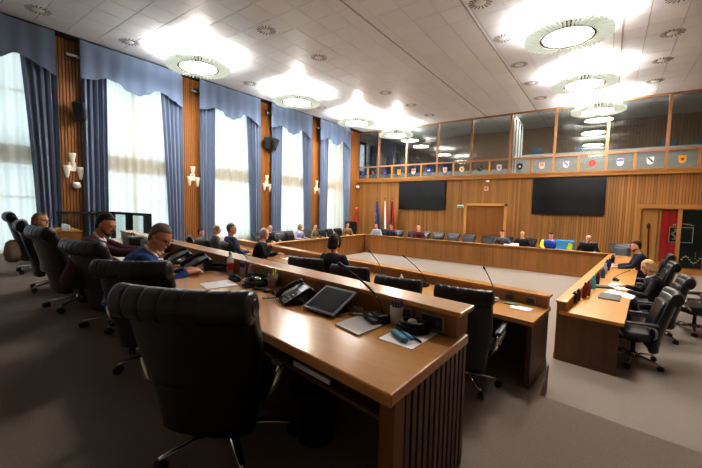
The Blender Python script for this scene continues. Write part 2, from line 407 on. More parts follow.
# ------------------------------------------------------------------ ceiling: ring lamps and round air vents
def ring_lamp():
    t = empty('ring_chandelier')
    MB().lathe([(.0,0),(.52,0),(.52,.05),(0,.05)],40).build('light_disc',M_disc,t)
    prof = [(.52,-.02),(.585,-.02),(.585,.10),(.52,.10),(.52,-.02)]
    MB().lathe(prof,40).build('rim',M_brass,t)
    m = MB(); m2 = MB(); n = 52
    for k in range(n):
        R = Matrix.Rotation(2*PI*k/n,4,'Z')
        m.box(.585,.92,-.020,.020,-.035,.045,R)
        m2.prism([(.60,-.016),(.78,-.020),(.78,.020),(.60,.016)],.10,.29,R)
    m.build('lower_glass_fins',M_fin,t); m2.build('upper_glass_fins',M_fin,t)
    MB().lathe([(.56,.10),(.60,.10),(.60,.14),(.56,.14),(.56,.10)],32).build('upper_rim',M_brass,t)
    MB().lathe([(.0,.12),(.53,.12),(.53,.15),(0,.15)],32).build('uplight_disc',mat('lamp uplight','#fffaf5',.5,emit=640),t)
    m = MB()
    for k in range(3):
        a = 2*PI*k/3+.4; m.cyl((.3*math.cos(a),.3*math.sin(a),.15),(.3*math.cos(a),.3*math.sin(a),.45),.012,n=8)
    m.lathe([(.02,.44),(.36,.44),(.36,.448),(.02,.448)],24)
    m.build('hanger',M_steel,t); return t
LAMPS = [
 (-10.42,6.24,0,'ring chandelier of glass fins above the second pilaster on the left'),(-10.38,10.45,0,'ring chandelier hanging left, in front of the fourth pilaster'),
 (-10.35,14.55,0,'ring chandelier hanging left near the gallery corner'),(-9.72,17.42,-.14,'small-looking ring chandelier hanging before the left gallery panes'),
 (-1.05,6.0,0,'ring chandelier over the right side, nearest, unseen, added to light the foreground'),  # out of view, continues the row, added to light the foreground
 (-1.05,10.05,0,'largest ring chandelier, upper right of the photo'),(-.9,14.0,0,'ring chandelier behind the largest one on the right'),(-.6,17.4,-.1,'ring chandelier hanging right, touching a gallery post in view')]
base = None
for x,y,dz,lab in LAMPS:
    t = ring_lamp() if base is None else copy_tree(base); base = base or t
    t.location = (x,y,ZC-.45+dz); tag(t,lab,'chandelier','ring chandeliers of glass fins')
    if dz:
        t.scale = (1,1,(.45-dz)/.45*1.0)
def vent():
    t = empty('ceiling_vent')
    MB().lathe([(0,-.012),(.12,-.012),(.14,0),(0,0)],24).build('hub',mat('vent white','#e2e0de',.5),t)
    m = MB()
    for k in range(16):
        R = Matrix.Rotation(2*PI*k/16,4,'Z'); m.prism([(.15,-.016),(.30,-.006),(.30,.022),(.15,.004)],-.006,-.002,R)
    m.build('slots',cm('#3d3b39'),t)
    return t
VENTS = [(-11.5,2.73),(-11.45,4.73),(-11.3,8.85),(-11.1,12.75),(-7.6,6.48),(-7.55,8.52),(-7.5,12.5),(-7.4,14.55),(-7.4,16.55),
 (-2.6,8.3),(-2.57,10.3),(-2.57,12.38),(-2.53,14.35),(-2.53,16.38),(.95,10.4),(1.04,12.33),(1.03,14.3),(1.02,16.35)]
row = {-11:'left row by the curtains',-8:'second row from the left',-3:'row left of the big chandelier',1:'right row'}
cnt = {}
base = None
ordn = ['first','second','third','fourth','fifth']
for x,y in VENTS:
    r = 'row along the curtains' if x < -9 else 'second row from the curtains' if x < -5 else 'row left of the big chandelier' if x < 0 else 'row at the right side'
    cnt[r] = cnt.get(r,-1)+1
    t = vent() if base is None else copy_tree(base); base = base or t
    t.location = (x,y,ZC); t.scale = (.84,.84,1); tag(t,'round ceiling vent, %s from the camera in the %s'%(ordn[cnt[r]],r),'vent','round ceiling vents')
# ------------------------------------------------------------------ screens and fittings on the back wall
def videowall(x0,x1,z0,z1,lab):
    t = empty('video_wall',((x0+x1)/2,YB-.03,z0),0,lab,'screen')
    w,h = (x1-x0)/2,(z1-z0)
    MB().box(-w,w,-.1,0,0,h).build('housing',M_black,t)
    for r in range(2):
        for c in range(2):
            MB().box(-w+c*w+.01,-w+(c+1)*w-.01,-.115,-.1,r*h/2+.01,(r+1)*h/2-.004).build('screen_panel',M_screen if r else M_screen2,t)
videowall(-9.77,-7.02,1.45,2.98,'left black video wall on the wood wall, beside the flags')
videowall(-2.88,-.15,1.37,2.95,'right and larger-looking black video wall between the door and the display case')
t = empty('exit_sign',(-6.2,YB-.05,1.68),0,'small green emergency sign left of the panelled door','sign')
MB().box(-.16,.16,-.05,.0,-.1,.06).build('light_box',M_white,t); MB().box(-.14,.14,-.055,-.05,-.09,-.01).build('green_panel',M_leaf,t)
MB().cyl((0,-.01,.06),(0,-.01,1.36),.012,n=8).build('conduit',M_dark,t)
t = empty('alarm_siren',(-4.95,YB-.03,2.55),0,'red and white alarm siren high on the wood wall above the door','alarm')
MB().box(-.09,.09,-.07,0,-.1,.1).build('body',cm('#e6c3b4'),t,.01); MB().box(-.05,.05,-.09,-.07,-.05,.05).build('lens',cm('#c8502c'),t); MB().ell((.05,-.06,.36),(.10,.07,.06)).build('dome',M_white,t)
t = empty('dome_camera',(-12.62,YB-.04,2.82),0,'white dome camera at the corner below the gallery','camera')
MB().box(-.06,.06,-.14,.03,-.02,.06).build('arm',M_black,t); MB().ell((0,-.14,-.07),(.11,.11,.10)).build('dome',M_white,t)
t = empty('fire_extinguisher',(-12.62,YB-.22,ZW),0,'red fire extinguisher with its sign at the left end of the wood wall','extinguisher')
MB().cyl((0,0,0),(0,0,1.55),.02,n=8).build('stand',M_red,t)
MB().lathe([(.0,1.15),(.09,1.15),(.1,1.2),(.1,1.7),(.06,1.78),(.03,1.82),(0,1.82)],16,(.02,-.08,-.05)).build('cylinder',M_red,t)
MB().box(-.11,.11,-.02,0,2.02,2.32).build('sign',cm('#d8562c'),t); MB().box(-.07,.07,-.025,-.02,2.2,2.28).build('sign_mark',M_white,t); MB().cyl((0,0,1.55),(0,0,2.1),.012,n=8).build('sign_post',M_red,t)
# flags
def flag(x,y,cols,lab,stars=False,vertical=False):
    t = empty('flag',(x,y,ZW),0,lab,'flag','flags on poles behind the far bench')
    MB().lathe([(0,0),(.2,0),(.2,.03),(.05,.06),(0,.06)],16).build('base',M_black,t)
    MB().cyl((0,0,.05),(0.05,0,2.75),.016,n=8).build('pole',M_frame,t)
    MB().ell((.05,0,2.8),(.03,.03,.06)).build('finial',M_brass,t)
    n = len(cols)
    for k,c in enumerate(cols):
        def fn(u,v,k=k):
            s = (k+u)/n; wd = .14+.30*(1-v)**.8
            return V(.05+(s-.25)*wd, -.03+.06*math.sin(s*9+v*2)*(1.2-v)-.05*s, .95+v*1.72-.18*s*(1-v))
        MB().grid(fn,8,12).build('cloth',cm(c,.8),t)
    if stars:
        m = MB()
        for k in range(12):
            a = 2*PI*k/12; R = Matrix.Translation((.07+.085*math.cos(a),-.15,1.75+.2*math.sin(a))) @ Matrix.Rotation(PI/2,4,'X')
            m.prism([(.024*math.sin(q*PI/5)*(1 if q%2==0 else .45),.024*math.cos(q*PI/5)*(1 if q%2==0 else .45)) for q in range(10)][::-1],0,.006,R)
        m.build('stars',cm('#e8c53a'),t)
flag(-10.95,17.55,['#27408f'],'blue flag with a ring of gold stars, leftmost of the three flags',True)
flag(-10.42,17.55,['#1f7a43','#ecebe8','#c0262c'],'green white and red tricolour flag, middle of the three flags')
flag(-9.95,17.55,['#17161a','#b3222b'],'black and red flag, rightmost of the three flags')
# display case with banner
xa,xb,zt = CASE[0],CASE[1],CASE[2]
t = empty('display_case',(0,YB,ZW),0,'tall glazed wooden display case holding a banner at the right end of the wall','cabinet')
H = zt-ZW
m = MB().box(xa-.1,xa+.06,-.18,0,0,H+.1).box(xb-.06,xb+.1,-.18,0,0,H+.1).box(xa-.12,xb+.12,-.2,0,H-.03,H+.13)
m.build('frame',M_frame,t); MB().box(xa,xb,-.18,0,0,.22).build('plinth',M_frame,t)
MB().box(xa+.06,xb-.06,-.02,-.005,.22,H).build('back_panel',mat('case back','#f2a95c',.5,var=.15,grain=(8,8,1)),t)
MB().box(2.12,2.24,-.18,-.1,.22,H).build('mullion',M_frame,t); MB().box(2.92,3.02,-.18,-.1,.22,H).build('mullion',M_frame,t)
for a,b in ((xa+.06,2.12),(2.24,2.92),(3.02,xb-.06)): MB().box(a,b,-.135,-.13,.22,H).build('glass',M_glass,t)
MB().box(1.56,1.59,-.06,-.02,.22,H).build('divider',M_frame,t)
t = empty('ceremonial_banner',(0,YB-.07,ZW),0,'red and black ceremonial banner with a gold-edged emblem inside the display case','banner')
MB().cyl((1.62,0,H-.1),(2.92,0,H-.1),.015,n=8).build('rod',M_brass,t)
m = MB().grid(lambda u,v: V(1.66+u*.54,-.01+.012*math.sin(u*14),.42+.02*math.sin(u*8)+v*(H-.54)),24,4); m.build('red_cloth',cm('#c81f1e',.8),t)
m = MB().grid(lambda u,v: V(2.20+u*.68,-.01+.012*math.sin(u*16),.26+v*(H-.38)),24,4); m.build('black_cloth',cm('#16191b',.8),t)
MB().box(1.92,2.58,-.034,-.026,1.20,1.78).build('emblem_field',cm('#14161a',.7),t)
m = MB()
for a,b,c,d in ((1.91,2.59,1.76,1.785),(1.91,2.59,1.195,1.22),(1.91,1.935,1.2,1.78),(2.565,2.59,1.2,1.78)): m.box(a,b,-.042,-.034,c,d)
gold = cm('#c9bd9a')
m.build('emblem_border',gold,t)
m = MB()
for k in range(11): m.box(2.0+.055*k,2.035+.055*k,-.042,-.034,1.83+.05*math.sin(k*PI/10),1.88+.05*math.sin(k*PI/10))
for k in range(9):
    q = k/8; m.box(2.02+.05*math.sin(q*9),2.05+.05*math.sin(q*9)+.05,-.042,-.036,1.3+q*.38,1.33+q*.38)
for k in range(10):
    q = k/9; m.box(2.3+q*.5,2.36+q*.5,-.042,-.034,.55+.12*math.sin(q*7),.575+.12*math.sin(q*7)+.02)
    m.box(2.68,2.71,-.042,-.034,.62+q*.25,.63+q*.25)
m.build('gold_embroidery',gold,t)
t = empty('ceremonial_mace',(1.34,YB-.08,ZW+.22),0,'dark red staff leaning in the left bay of the display case','staff')
MB().cyl((.03,0,0),(-.04,-.01,1.5),.025,n=10).build('shaft',cm('#7a2320'),t); MB().lathe([(0,0),(.05,.02),(.06,.1),(.03,.2),(0,.22)],12,(-.045,-.01,1.46)).build('head',cm('#5a2018'),t)

# ------------------------------------------------------------------ desks
def desk(name, q, zf, lab, h=.76, lh=.91, top=M_top, front=M_bench, endm=M_bench, shelf=False, ends=(1,1), ledge_w=.17, plank=.10, ribs=False, cat='desk'):
    """q = front-left, front-right, back-right, back-left (front = chair side) in plan"""
    FL,FR,BR,BL = [Vector(p) for p in q]
    cx = sum((p for p in (FL,FR,BR,BL)),Vector((0,0)))/4
    t = empty(name,(cx.x,cx.y,zf),0,lab,cat)
    def P(s,r):
        p = (FL*(1-s)+FR*s)*(1-r)+(BL*(1-s)+BR*s)*r; return (p.x-cx.x,p.y-cx.y)
    L = (FR-FL).length; D = ((BL-FL).length+(BR-FR).length)/2
    def sl(s0,s1,r0,r1,z0,z1,m=None):
        return (m or MB()).prism([P(s0,r0),P(s1,r0),P(s1,r1),P(s0,r1)],z0,z1)
    e = .012/L
    o = .03/L
    sl(-o,1+o,-.02,1-.05/D,h-.055,h).build('desktop',top,t,.008)
    sl(0,1,1-ledge_w/D,1,h,lh-.03).build('ledge_box',front,t)
    sl(-o,1+o,1-(ledge_w+.015)/D,1+.025/D,lh-.03,lh).build('ledge_cap',top,t,.006)
    n = max(2,int(L/plank)); g = .0035/L
    sl(0,1,1-.05/D,1-.02/D,0,h).build('front_panel',M_groove,t)
    m = MB()
    for i in range(n): sl(i/n+g,(i+1)/n-g,1-.02/D,1,.10,h if False else lh-.03,m)
    m.build('front_planks',front,t)
    sl(0,1,1-.02/D,1+.012/D,0,.10).build('plinth',front,t)
    for s,on in zip((0,1),ends):
        if not on: continue
        a,b = (s,s+.045/L) if s == 0 else (s-.045/L,s)
        p = sl(a,b,.05/D,1-.05/D,0,h-.055).build('end_panel',endm,t)
        w = .055 if ribs else .12; k = int((D-.1)/w); mm = MB(); tt = (.022 if ribs else .008)/L; gp = (.011 if ribs else .002)/D
        a2,b2 = (s-tt,s) if s == 0 else (s,s+tt)
        for i in range(k):
            r0 = .05/D+i*(1-.1/D)/k+gp; r1 = .05/D+(i+1)*(1-.1/D)/k-gp
            sl(a2,b2,r0,r1,0 if ribs else .09,h-.055,mm)
        if ribs: sl(min(a,b2)-.004/L if s else a2-.004/L,(b2+.004/L) if s else b,.02/D,.10/D,0,h-.055,None).build('end_post',mat('post wood','#80522f',.45,var=.2,grain=(16,16,1)),t)
        mm.build('end_ribs',endm,p)
        if not ribs: sl(min(a2,b2)-.006/L,max(a2,b2)+.006/L,.04/D,1-.03/D,0,.09).build('end_plinth',endm,p)
    nb = max(1,int(L/2.2))
    for i in range(1,nb):
        s = i/nb; sl(s-.02/L,s+.02/L,.3,1-.05/D,0,h-.055).build('support_panel',endm,t)
    if shelf: sl(.0+.05/L,1-.05/L,.07,1-.06/D,.575,.595).build('shelf',endm,t)
    return t
# near desk row (the one by the camera)
N_FR,N_BR,N_FL,N_BL = (-.64,1.14),(-.62,2.02),(-7.7,2.30),(-7.7,3.12)
desk('council_desk',[N_FL,N_FR,N_BR,N_BL],0,'long wooden council desk in the foreground with ribbed end panel and raised ledge',endm=M_dark,shelf=True,ribs=True)
desk('council_desk',[(-8.9,5.75),(-.60,4.12),(-.53,4.99),(-8.9,6.68)],ZR2,'lower second desk row in front of the foreground desk, ending by the aisle steps',endm=M_dark)
RB = desk('council_desk',[(.97,15.50),(.25,5.98),(-.55,6.12),(.12,14.46)],ZW,'right-hand wooden desk wing with papers, bottles and two people seated',top=M_topr,endm=M_dark,ends=(0,1))
desk('council_desk',[(1.0,15.6),(-11.2,15.98),(-9.95,15.0),(.14,14.5)],ZW,'far wooden bench under the video walls facing the camera',ends=(0,0),plank=.14)
desk('council_desk',[(-10.55,7.0),(-11.25,15.9),(-10.0,15.1),(-9.62,7.1)],ZW,'left-hand wooden bench wing along the windows',top=M_topr,plank=.14,ends=(1,0))

# ------------------------------------------------------------------ chairs
def make_chair():
    t = empty('office_chair')
    # seat cushion
    m = MB()
    rings = []
    for z,k in ((.40,.90),(.42,.98),(.47,1.0),(.50,.98),(.52,.90)):
        ring = []
        for j in range(28):
            a = 2*PI*j/28; ca,sa = math.cos(a),math.sin(a)
            ring.append(V(.28*k*math.copysign(abs(ca)**.45,ca), .03+.27*k*math.copysign(abs(sa)**.45,sa), z))
        rings.append(ring)
    m.loft(rings).build('seat',M_leather,t)
    # backrest shell: tall, leaning back, slightly wrapped
    def bp(z): return -.225-.26*max(0,(z-.34))**1.15
    rings = []
    for i,z in enumerate((.24,.255,.31,.44,.60,.75,.90,1.0,1.06,1.09)):
        hw = .235+.075*min(1,(z-.24)/.5)-(.02 if i == 0 else 0); th = .066 if 0 < i < 9 else .04
        ring = []
        for j in range(32):
            a = 2*PI*j/32; ca,sa = math.cos(a),math.sin(a)
            X = hw*math.copysign(abs(ca)**.5,ca); Y = th*math.copysign(abs(sa)**.6,sa)
            ring.append(V(X, bp(z)+Y+.10*(X/.3)**2*.55, z))
        rings.append(ring)
    b = MB().loft(rings).build('backrest',M_leather,t)
    rings = []
    for i,(z,k) in enumerate(((.50,.7),(.53,1),(.62,1),(.75,1),(.88,1),(.98,1),(1.0,.8))):
        hw = .235*k if i in (0,6) else .25
        rings.append([V(hw*math.copysign(abs(math.cos(2*PI*j/24))**.5,math.cos(2*PI*j/24)), bp(z)+.075+.05*k*math.copysign(abs(math.sin(2*PI*j/24))**.6,math.sin(2*PI*j/24))+.03*(math.cos(2*PI*j/24))**2, z) for j in range(24)])
    MB().loft(rings).build('back_cushion',M_leather,b)
    m = MB()   # stitched seam low on the back
    m.tube([V(-.27+.54*k/12, bp(.56)-.067+.055*((-.27+.54*k/12)/.3)**2, .56+.0*k) for k in range(13)],.004,6)
    m.build('seam',M_rubber,b)
    # rolled headrest with vertical pleats
    n = 84; rings = []; W = .325; P = 7
    for i in range(n+1):
        s = -1+2*i/n; fr = (s+1)/2*P; d = abs(fr-round(fr)); gr = .011*math.exp(-(d/.05)**2) if 0 < i < n else 0
        e = max(0,(abs(s)-.94)/.06); k = math.sqrt(max(.0,1-e*e*.75))
        cx,cy,cz = s*W, bp(1.06)-.035+.055*(s*W/.3)**2*.8, 1.065
        ring = []
        for j in range(24):
            a = 2*PI*j/24
            ry,rz = (.070-gr)*k,(.092-gr)*k
            ring.append(V(cx, cy+ry*math.cos(a), cz+rz*math.sin(a)))
        rings.append(ring)
    hd = MB().loft(rings).build('headrest_roll',M_leather,t)
    for s in (-1,1):
        MB().ell((s*(W+.001),bp(1.06)-.03+.05,1.065),(.006,.035,.05)).build('end_button',M_leather,hd)
    for s in (-1,1):
        path = [V(s*.27,-.17,.44),V(s*.335,-.20,.52),V(s*.36,-.19,.62),V(s*.36,-.15,.655),V(s*.36,.18,.665),V(s*.36,.25,.64),V(s*.36,.25,.58),V(s*.32,.17,.47),V(s*.25,.14,.43)]
        fr = MB().tube(path,.020,8).build('armrest',M_chrome,t)
        rings = []
        for i,(y,k) in enumerate(((-.22,.6),(-.20,1.1),(-.1,1),(.1,1),(.24,.9),(.27,.5))):
            rings.append([V(s*.36+.036*k*math.cos(2*PI*j/12), y, .682+.020*k*math.sin(2*PI*j/12)+(.006 if y<0 else 0)) for j in range(12)])
        MB().loft(rings).build('arm_pad',mat('arm pad','#56585c',.25),fr)
    MB().cyl((0,0,.34),(0,0,.41),.11,.13,16).build('tilt_mechanism',M_black,t)
    m = MB().cyl((0,0,.10),(0,0,.36),.03,.025,14); m.build('gas_lift',M_black,t)
    m = MB().lathe([(0,.085),(.055,.085),(.05,.15),(.035,.17),(0,.17)],16); m.build('hub',M_chrome,t)
    for k in range(5):
        a = 2*PI*k/5+.35; c,s = math.cos(a),math.sin(a); R = Matrix.Rotation(a,4,'Z')
        rings = []
        for x,w,h,z in ((.04,.030,.022,.125),(.18,.024,.017,.115),(.34,.018,.012,.095),(.365,.010,.008,.09)):
            rings.append([R @ V(x,w*math.cos(2*PI*j/10),z+h*math.sin(2*PI*j/10)) for j in range(10)])
        leg = MB().loft(rings).build('base_leg',M_chrome,t)
        m = MB()
        for sd in (-1,1):
            p0 = R @ V(.362,0,.036); ax = Vector((math.cos(a+.9),math.sin(a+.9),0))
            m.cyl(p0+ax*sd*.010,p0+ax*sd*.028,.036,n=14)
        m.ell(R @ V(.352,0,.055),(.024,.024,.022),10,6)
        m.build('caster',M_rubber,leg)
    return t
CH = None
def chair(x,y,z,face,lab,sc=1.0,group=None,zs=None):
    """face = compass angle of the sitting direction, degrees anticlockwise from +Y"""
    global CH
    t = make_chair() if CH is None else copy_tree(CH); CH = CH or t
    t.location = (x,y,z); t.rotation_euler = (0,0,math.radians(face)); t.scale = (sc,sc,(zs or sc))
    tag(t,lab,'chair',group or 'black leather office chairs'); return t
chair(-1.82,1.27,0,27,'black leather office chair largest in the foreground, seen from behind',1.11,zs=.915)
chair(-3.29,1.57,0,34,'black leather office chair just left of the largest one',.98,zs=.86)
chair(-4.67,1.80,0,10,'black leather office chair behind the man in maroon, third from the camera',1.08,zs=.90)
chair(-5.93,1.75,0,2,'black leather office chair the fair-haired woman leans back in',1.08,zs=.98)
chair(-7.43,1.87,0,-12,'black leather office chair with a beige coat on it, left of the woman',1.02,zs=.99)
chair(-9.45,2.12,0,-8,'black leather office chair at the left edge of the photo',1.08,zs=1.06)
chair(-1.16,3.86,ZR2,4,'black leather office chair in the second row nearest the aisle',.90,zs=1.0)
chair(-2.00,4.02,ZR2,6,'second-row black leather chair, second from the aisle, behind the white pen cup',.90,zs=.97)
chair(-2.92,4.30,ZR2,8,'second-row black leather chair right of the dark-haired woman',.92,zs=.97)
chair(-3.92,4.50,ZR2,8,'second-row black leather chair left of the dark-haired woman',.98,zs=.97)
chair(-6.5,4.95,ZR2,-20,'second-row black leather chair of the white-haired man',.98)
chair(-7.4,4.9,ZR2,-10,'second-row black leather chair of the man in the navy jacket',.98)
chair(-8.7,5.35,ZR2,-30,'black leather chair at the left end of the second row',.95)
# right wing (facing the desk, i.e. -X)
chair(.42,6.75,ZW,94,'black leather chair nearest the camera at the right-hand desk',1.0)
chair(.76,8.35,ZW,92,'black leather chair the blonde woman sits in at the right-hand desk',1.02)
chair(1.45,9.25,ZW,100,'black leather chair pulled back from the right-hand desk towards the wall',1.03)
chair(.80,10.3,ZW,92,'black leather chair between the blonde woman and the bearded man',1.05)
chair(.95,12.3,ZW,88,'black leather chair of the bearded man at the right-hand desk',1.05)
for k,(y,lab) in enumerate(((9.85,'black chair of the bald man, first along the windows'),(10.5,'empty black chair right of the bald man along the windows'),(11.13,'black chair left of the man in pale lilac along the windows'),
   (11.75,'black chair of the person in pale lilac along the windows'),(12.75,'black chair of the person in olive along the windows'),(13.35,'empty black chair right of the person in olive'),
   (14.05,'empty black chair second from the far end along the windows'),(14.75,'empty black chair nearest the far corner along the windows'),(15.45,'black chair of the person in the far corner'))):
    chair(-11.75,y,ZW,-92+random.uniform(-12,12),lab,.94)
for k,(x,lab) in enumerate(((-9.85,'black chair of the person in light blue at the far bench'),(-8.98,'black chair of the dark-haired person at the far bench'),(-8.24,'empty black chair left of the man in dark red at the far bench'),
   (-7.5,'black chair of the man in dark red at the far bench'),(-6.80,'empty black chair right of the man in dark red at the far bench'),(-6.05,'empty black chair below the left video wall edge'),(-5.3,'empty black chair left of the panelled door'),
   (-4.4,'empty black chair in front of the panelled door'),(-3.6,'black chair of the person in grey at the far bench'),(-2.75,'black chair of the person reading a paper at the far bench'),
   (-1.75,'black chair of the person in the bright jacket'),(-.55,'black chair of the bald man at the far bench'),(.42,'empty black chair at the right end of the far bench'))):
    chair(x,16.45,ZW,180+random.uniform(-12,12),lab,.96)
t = empty('square_chair',(-12.05,16.6,ZW),math.radians(215),'black chair with a tall square back in the far corner by the flags','chair')
MB().box(-.3,.3,-.28,.28,.4,.52).build('seat',M_leather,t,.03); MB().box(-.34,.34,-.36,-.26,.5,1.45).build('backrest',M_leather,t,.03); MB().cyl((0,0,.05),(0,0,.4),.04).build('column',M_black,t); MB().lathe([(0,0),(.3,0),(.3,.03),(0,.06)],20).build('base',M_black,t)

# ------------------------------------------------------------------ people
def remesh(mb, name, vox, smooth_it=3):
    me = mb.mesh(name+'_raw'); o = bpy.data.objects.new(name+'_raw',me); C.objects.link(o)
    md = o.modifiers.new('r','REMESH'); md.mode = 'VOXEL'; md.voxel_size = vox; md.use_smooth_shade = True
    if smooth_it:
        s = o.modifiers.new('s','SMOOTH'); s.factor = .5; s.iterations = smooth_it
    dg = bpy.context.evaluated_depsgraph_get(); dg.update()
    r = bpy.data.meshes.new_from_object(o.evaluated_get(dg)); r.name = name
    bpy.data.objects.remove(o); bpy.data.meshes.remove(me)
    r.polygons.foreach_set('use_smooth',[True]*len(r.polygons)); return r
def mesh_obj(me, name, material, parent):
    o = bpy.data.objects.new(name,me); C.objects.link(o); me.materials.clear(); me.materials.append(material); o.parent = parent; return o
HEAD = [(0,.022,.078,.035),(.012,.040,.090,.012),(.035,.052,.093,-.03),(.06,.061,.092,-.062),(.09,.067,.089,-.082),(.115,.070,.084,-.092),(.145,.073,.090,-.098),(.18,.071,.082,-.094),(.205,.061,.062,-.078),(.222,.044,.036,-.055),(.235,.016,.008,-.022)]
def head_rings(M, dx=0, df=0, db=0, dz=0, lo=0, hi=1, n=20):
    rings = []
    for z,w,f,b in HEAD:
        if not (lo <= z <= hi): continue
        cy,hy = (f+df+b-db)/2,(f+df-b+db)/2; ring = []
        for j in range(n):
            a = 2*PI*j/n; ca,sa = math.cos(a),math.sin(a)
            ring.append(M @ V((w+dx)*math.copysign(abs(ca)**.9,ca), cy+hy*sa, z+dz*(z/.235)))
        rings.append(ring)
    return rings
def person(x,y,zf,face,lab,skin,shirt,hairc,hair='short',lean=8,head=(0,0,0),hands=None,sc=1.0,fem=False,near=False,seat=.50,vox=None,trous='#20222a',roll=0,back=0,extras=None):
    """head = (pitch down, yaw left, tilt) degrees; hands = [(x,y,z) local right, left]"""
    t = empty('person',(x,y,zf),math.radians(face),lab,'person'); t.scale = (sc,sc,sc)
    vox = vox or (.0085 if near else .016)
    kw = .90 if fem else 1.0
    pel = V(0,-.02-back,seat+.09)
    la = math.radians(lean)
    def spine(s):   # s 0..1 pelvis to neck base
        a = la*(.6+.4*s); return pel+V(0,math.sin(a)*.50*s,math.cos(a)*.50*s)
    def frame(s):
        a = la*(.6+.6*s); return Matrix.Rotation(-a,3,'X')
    TOR = [(-.16,.130,.095),(-.10,.172,.118),(.02,.176,.122),(.2,.156,.110),(.4,.158,.112),(.6,.176,.120),(.76,.188,.118),(.87,.180,.100),(.94,.140,.080),(1.0,.075,.065)]
    def torso(off,top=2,dn=-1):
        rings = []
        for s,w,d in TOR:
            if s > top or s < dn: continue
            c = spine(s); F = frame(s)
            rings.append([c+F @ V((w*kw+off)*math.copysign(abs(math.cos(2*PI*j/24))**.8,math.cos(2*PI*j/24)),(d+off)*math.sin(2*PI*j/24),0) for j in range(24)])
        return rings
    nb = spine(.98)
    HM = Matrix.Translation(spine(1.0)+frame(1.0) @ V(0,.012,.055)) @ Matrix.Rotation(math.radians(head[1]),4,'Z') @ Matrix.Rotation(math.radians(head[2]),4,'Y') @ Matrix.Rotation(-math.radians(head[0]),4,'X') @ Matrix.Translation((0,-.01,-.0))
    b = MB(); b.loft(torso(0)); b.loft(head_rings(HM))
    hc = HM @ V(0,-.02,.07)
    b.tube([spine(.9),nb+V(0,0,.02),hc],[.068*kw,.056*kw,.054*kw],14)
    # face: nose, brow, lips, ears
    b.tube([HM @ V(0,.088,.128),HM @ V(0,.100,.105),HM @ V(0,.112,.088),HM @ V(0,.092,.080)],[.008,.011,.015,.012],8,True)
    b.tube([HM @ V(-.050,.075,.138),HM @ V(0,.090,.140),HM @ V(.050,.075,.138)],[.008,.011,.008],8,True)
    b.tube([HM @ V(-.022,.088,.048),HM @ V(0,.096,.050),HM @ V(.022,.088,.048)],[.005,.009,.005],8,True)
    for s in (-1,1): b.ell(HM @ V(s*.073,-.012,.098),(.012,.020,.032),8,6)
    # arms
    sh = MB(); sh.loft(torso(.014,1.01,-.11))
    hands = hands or [(.22,.34,seat+.26),(-.22,.34,seat+.26)]
    hand_pos = []
    for s,hp in zip((1,-1),hands):
        S = spine(.86)+frame(.9) @ V(s*.185*kw,0,0); T = Vector(hp); l1,l2 = .285,.265
        d = T-S; L = min(d.length,l1+l2-.01); dn = d.normalized(); T = S+dn*L
        a = (l1*l1-l2*l2+L*L)/(2*L); hgt = math.sqrt(max(0,l1*l1-a*a))
        hint = V(s*.55,-.35,-.8); hint = (hint-dn*hint.dot(dn)).normalized(); E = S+dn*a+hint*hgt
        chain = [S,S.lerp(E,.5),E,E.lerp(T,.4),T]
        b.tube(chain,[.052*kw,.046*kw,.038*kw,.038*kw,.026*kw],12,True)
        sh.tube([S+V(0,0,-.0),S.lerp(E,.5),E,E.lerp(T,.4),E.lerp(T,.93)],[.070*kw,.060*kw,.051*kw,.049*kw,.038*kw],12,True)
        # hand: palm, four curled fingers and a thumb
        fd = (T-E).normalized(); fd = (fd+V(0,.25,0)); fd.z *= .35; fd.normalize()
        up = V(0,0,1); sd = fd.cross(up).normalized(); up = sd.cross(fd).normalized()
        W = T
        b.tube([W,W+fd*.03,W+fd*.08],[.024,.030,.028],10,True)
        b.tube([W+fd*.03+sd*.014,W+fd*.085+sd*.022],[.022,.018],8,True); b.tube([W+fd*.03-sd*.014,W+fd*.085-sd*.022],[.022,.018],8,True)
        for k,ln in enumerate((.068,.078,.073,.056)):
            o = sd*((k-1.5)*.021)
            p0 = W+fd*.085+o; p1 = p0+fd*ln*.5+up*.004; p2 = p1+fd*ln*.32-up*.016; p3 = p2+fd*ln*.15-up*.022
            b.tube([p0,p1,p2,p3],[.0095,.009,.0082,.007],8,True)
        th = -sd*s
        b.tube([W+fd*.03+th*.02,W+fd*.055+th*.045,W+fd*.085+th*.052-up*.008],[.013,.011,.009],8,True)
    # legs
    tr = MB(); tr.loft(torso(.008,.06)); so = MB()
    for s in (-1,1):
        Hp = pel+V(s*.095,.02,-.02); K = V(s*.12,.44-back,seat+.05); A = V(s*.12,.36-back,.10)
        b.tube([Hp,Hp.lerp(K,.5),K,K.lerp(A,.35),A],[.082,.072,.056,.056,.038],12,True)
        tr.tube([Hp,Hp.lerp(K,.5),K,K.lerp(A,.35),A],[.098,.086,.068,.066,.056],12,True)
        b.tube([A,A+V(0,.06,-.05),A+V(0,.15,-.065)],[.035,.032,.024],8,True)
        so.tube([A+V(0,-.03,-.05),A+V(0,.05,-.050),A+V(0,.13,-.060),A+V(0,.19,-.066)],[.045,.046,.038,.028],10,True)
    mesh_obj(remesh(b,'body',vox),'body',skin,t)
    mesh_obj(remesh(sh,'shirt',max(vox,.011)),'shirt',shirt,t)
    mesh_obj(remesh(tr,'trousers',.018),'trousers',cm(trous,.8),t)
    so.build('shoes',M_rubber,t)
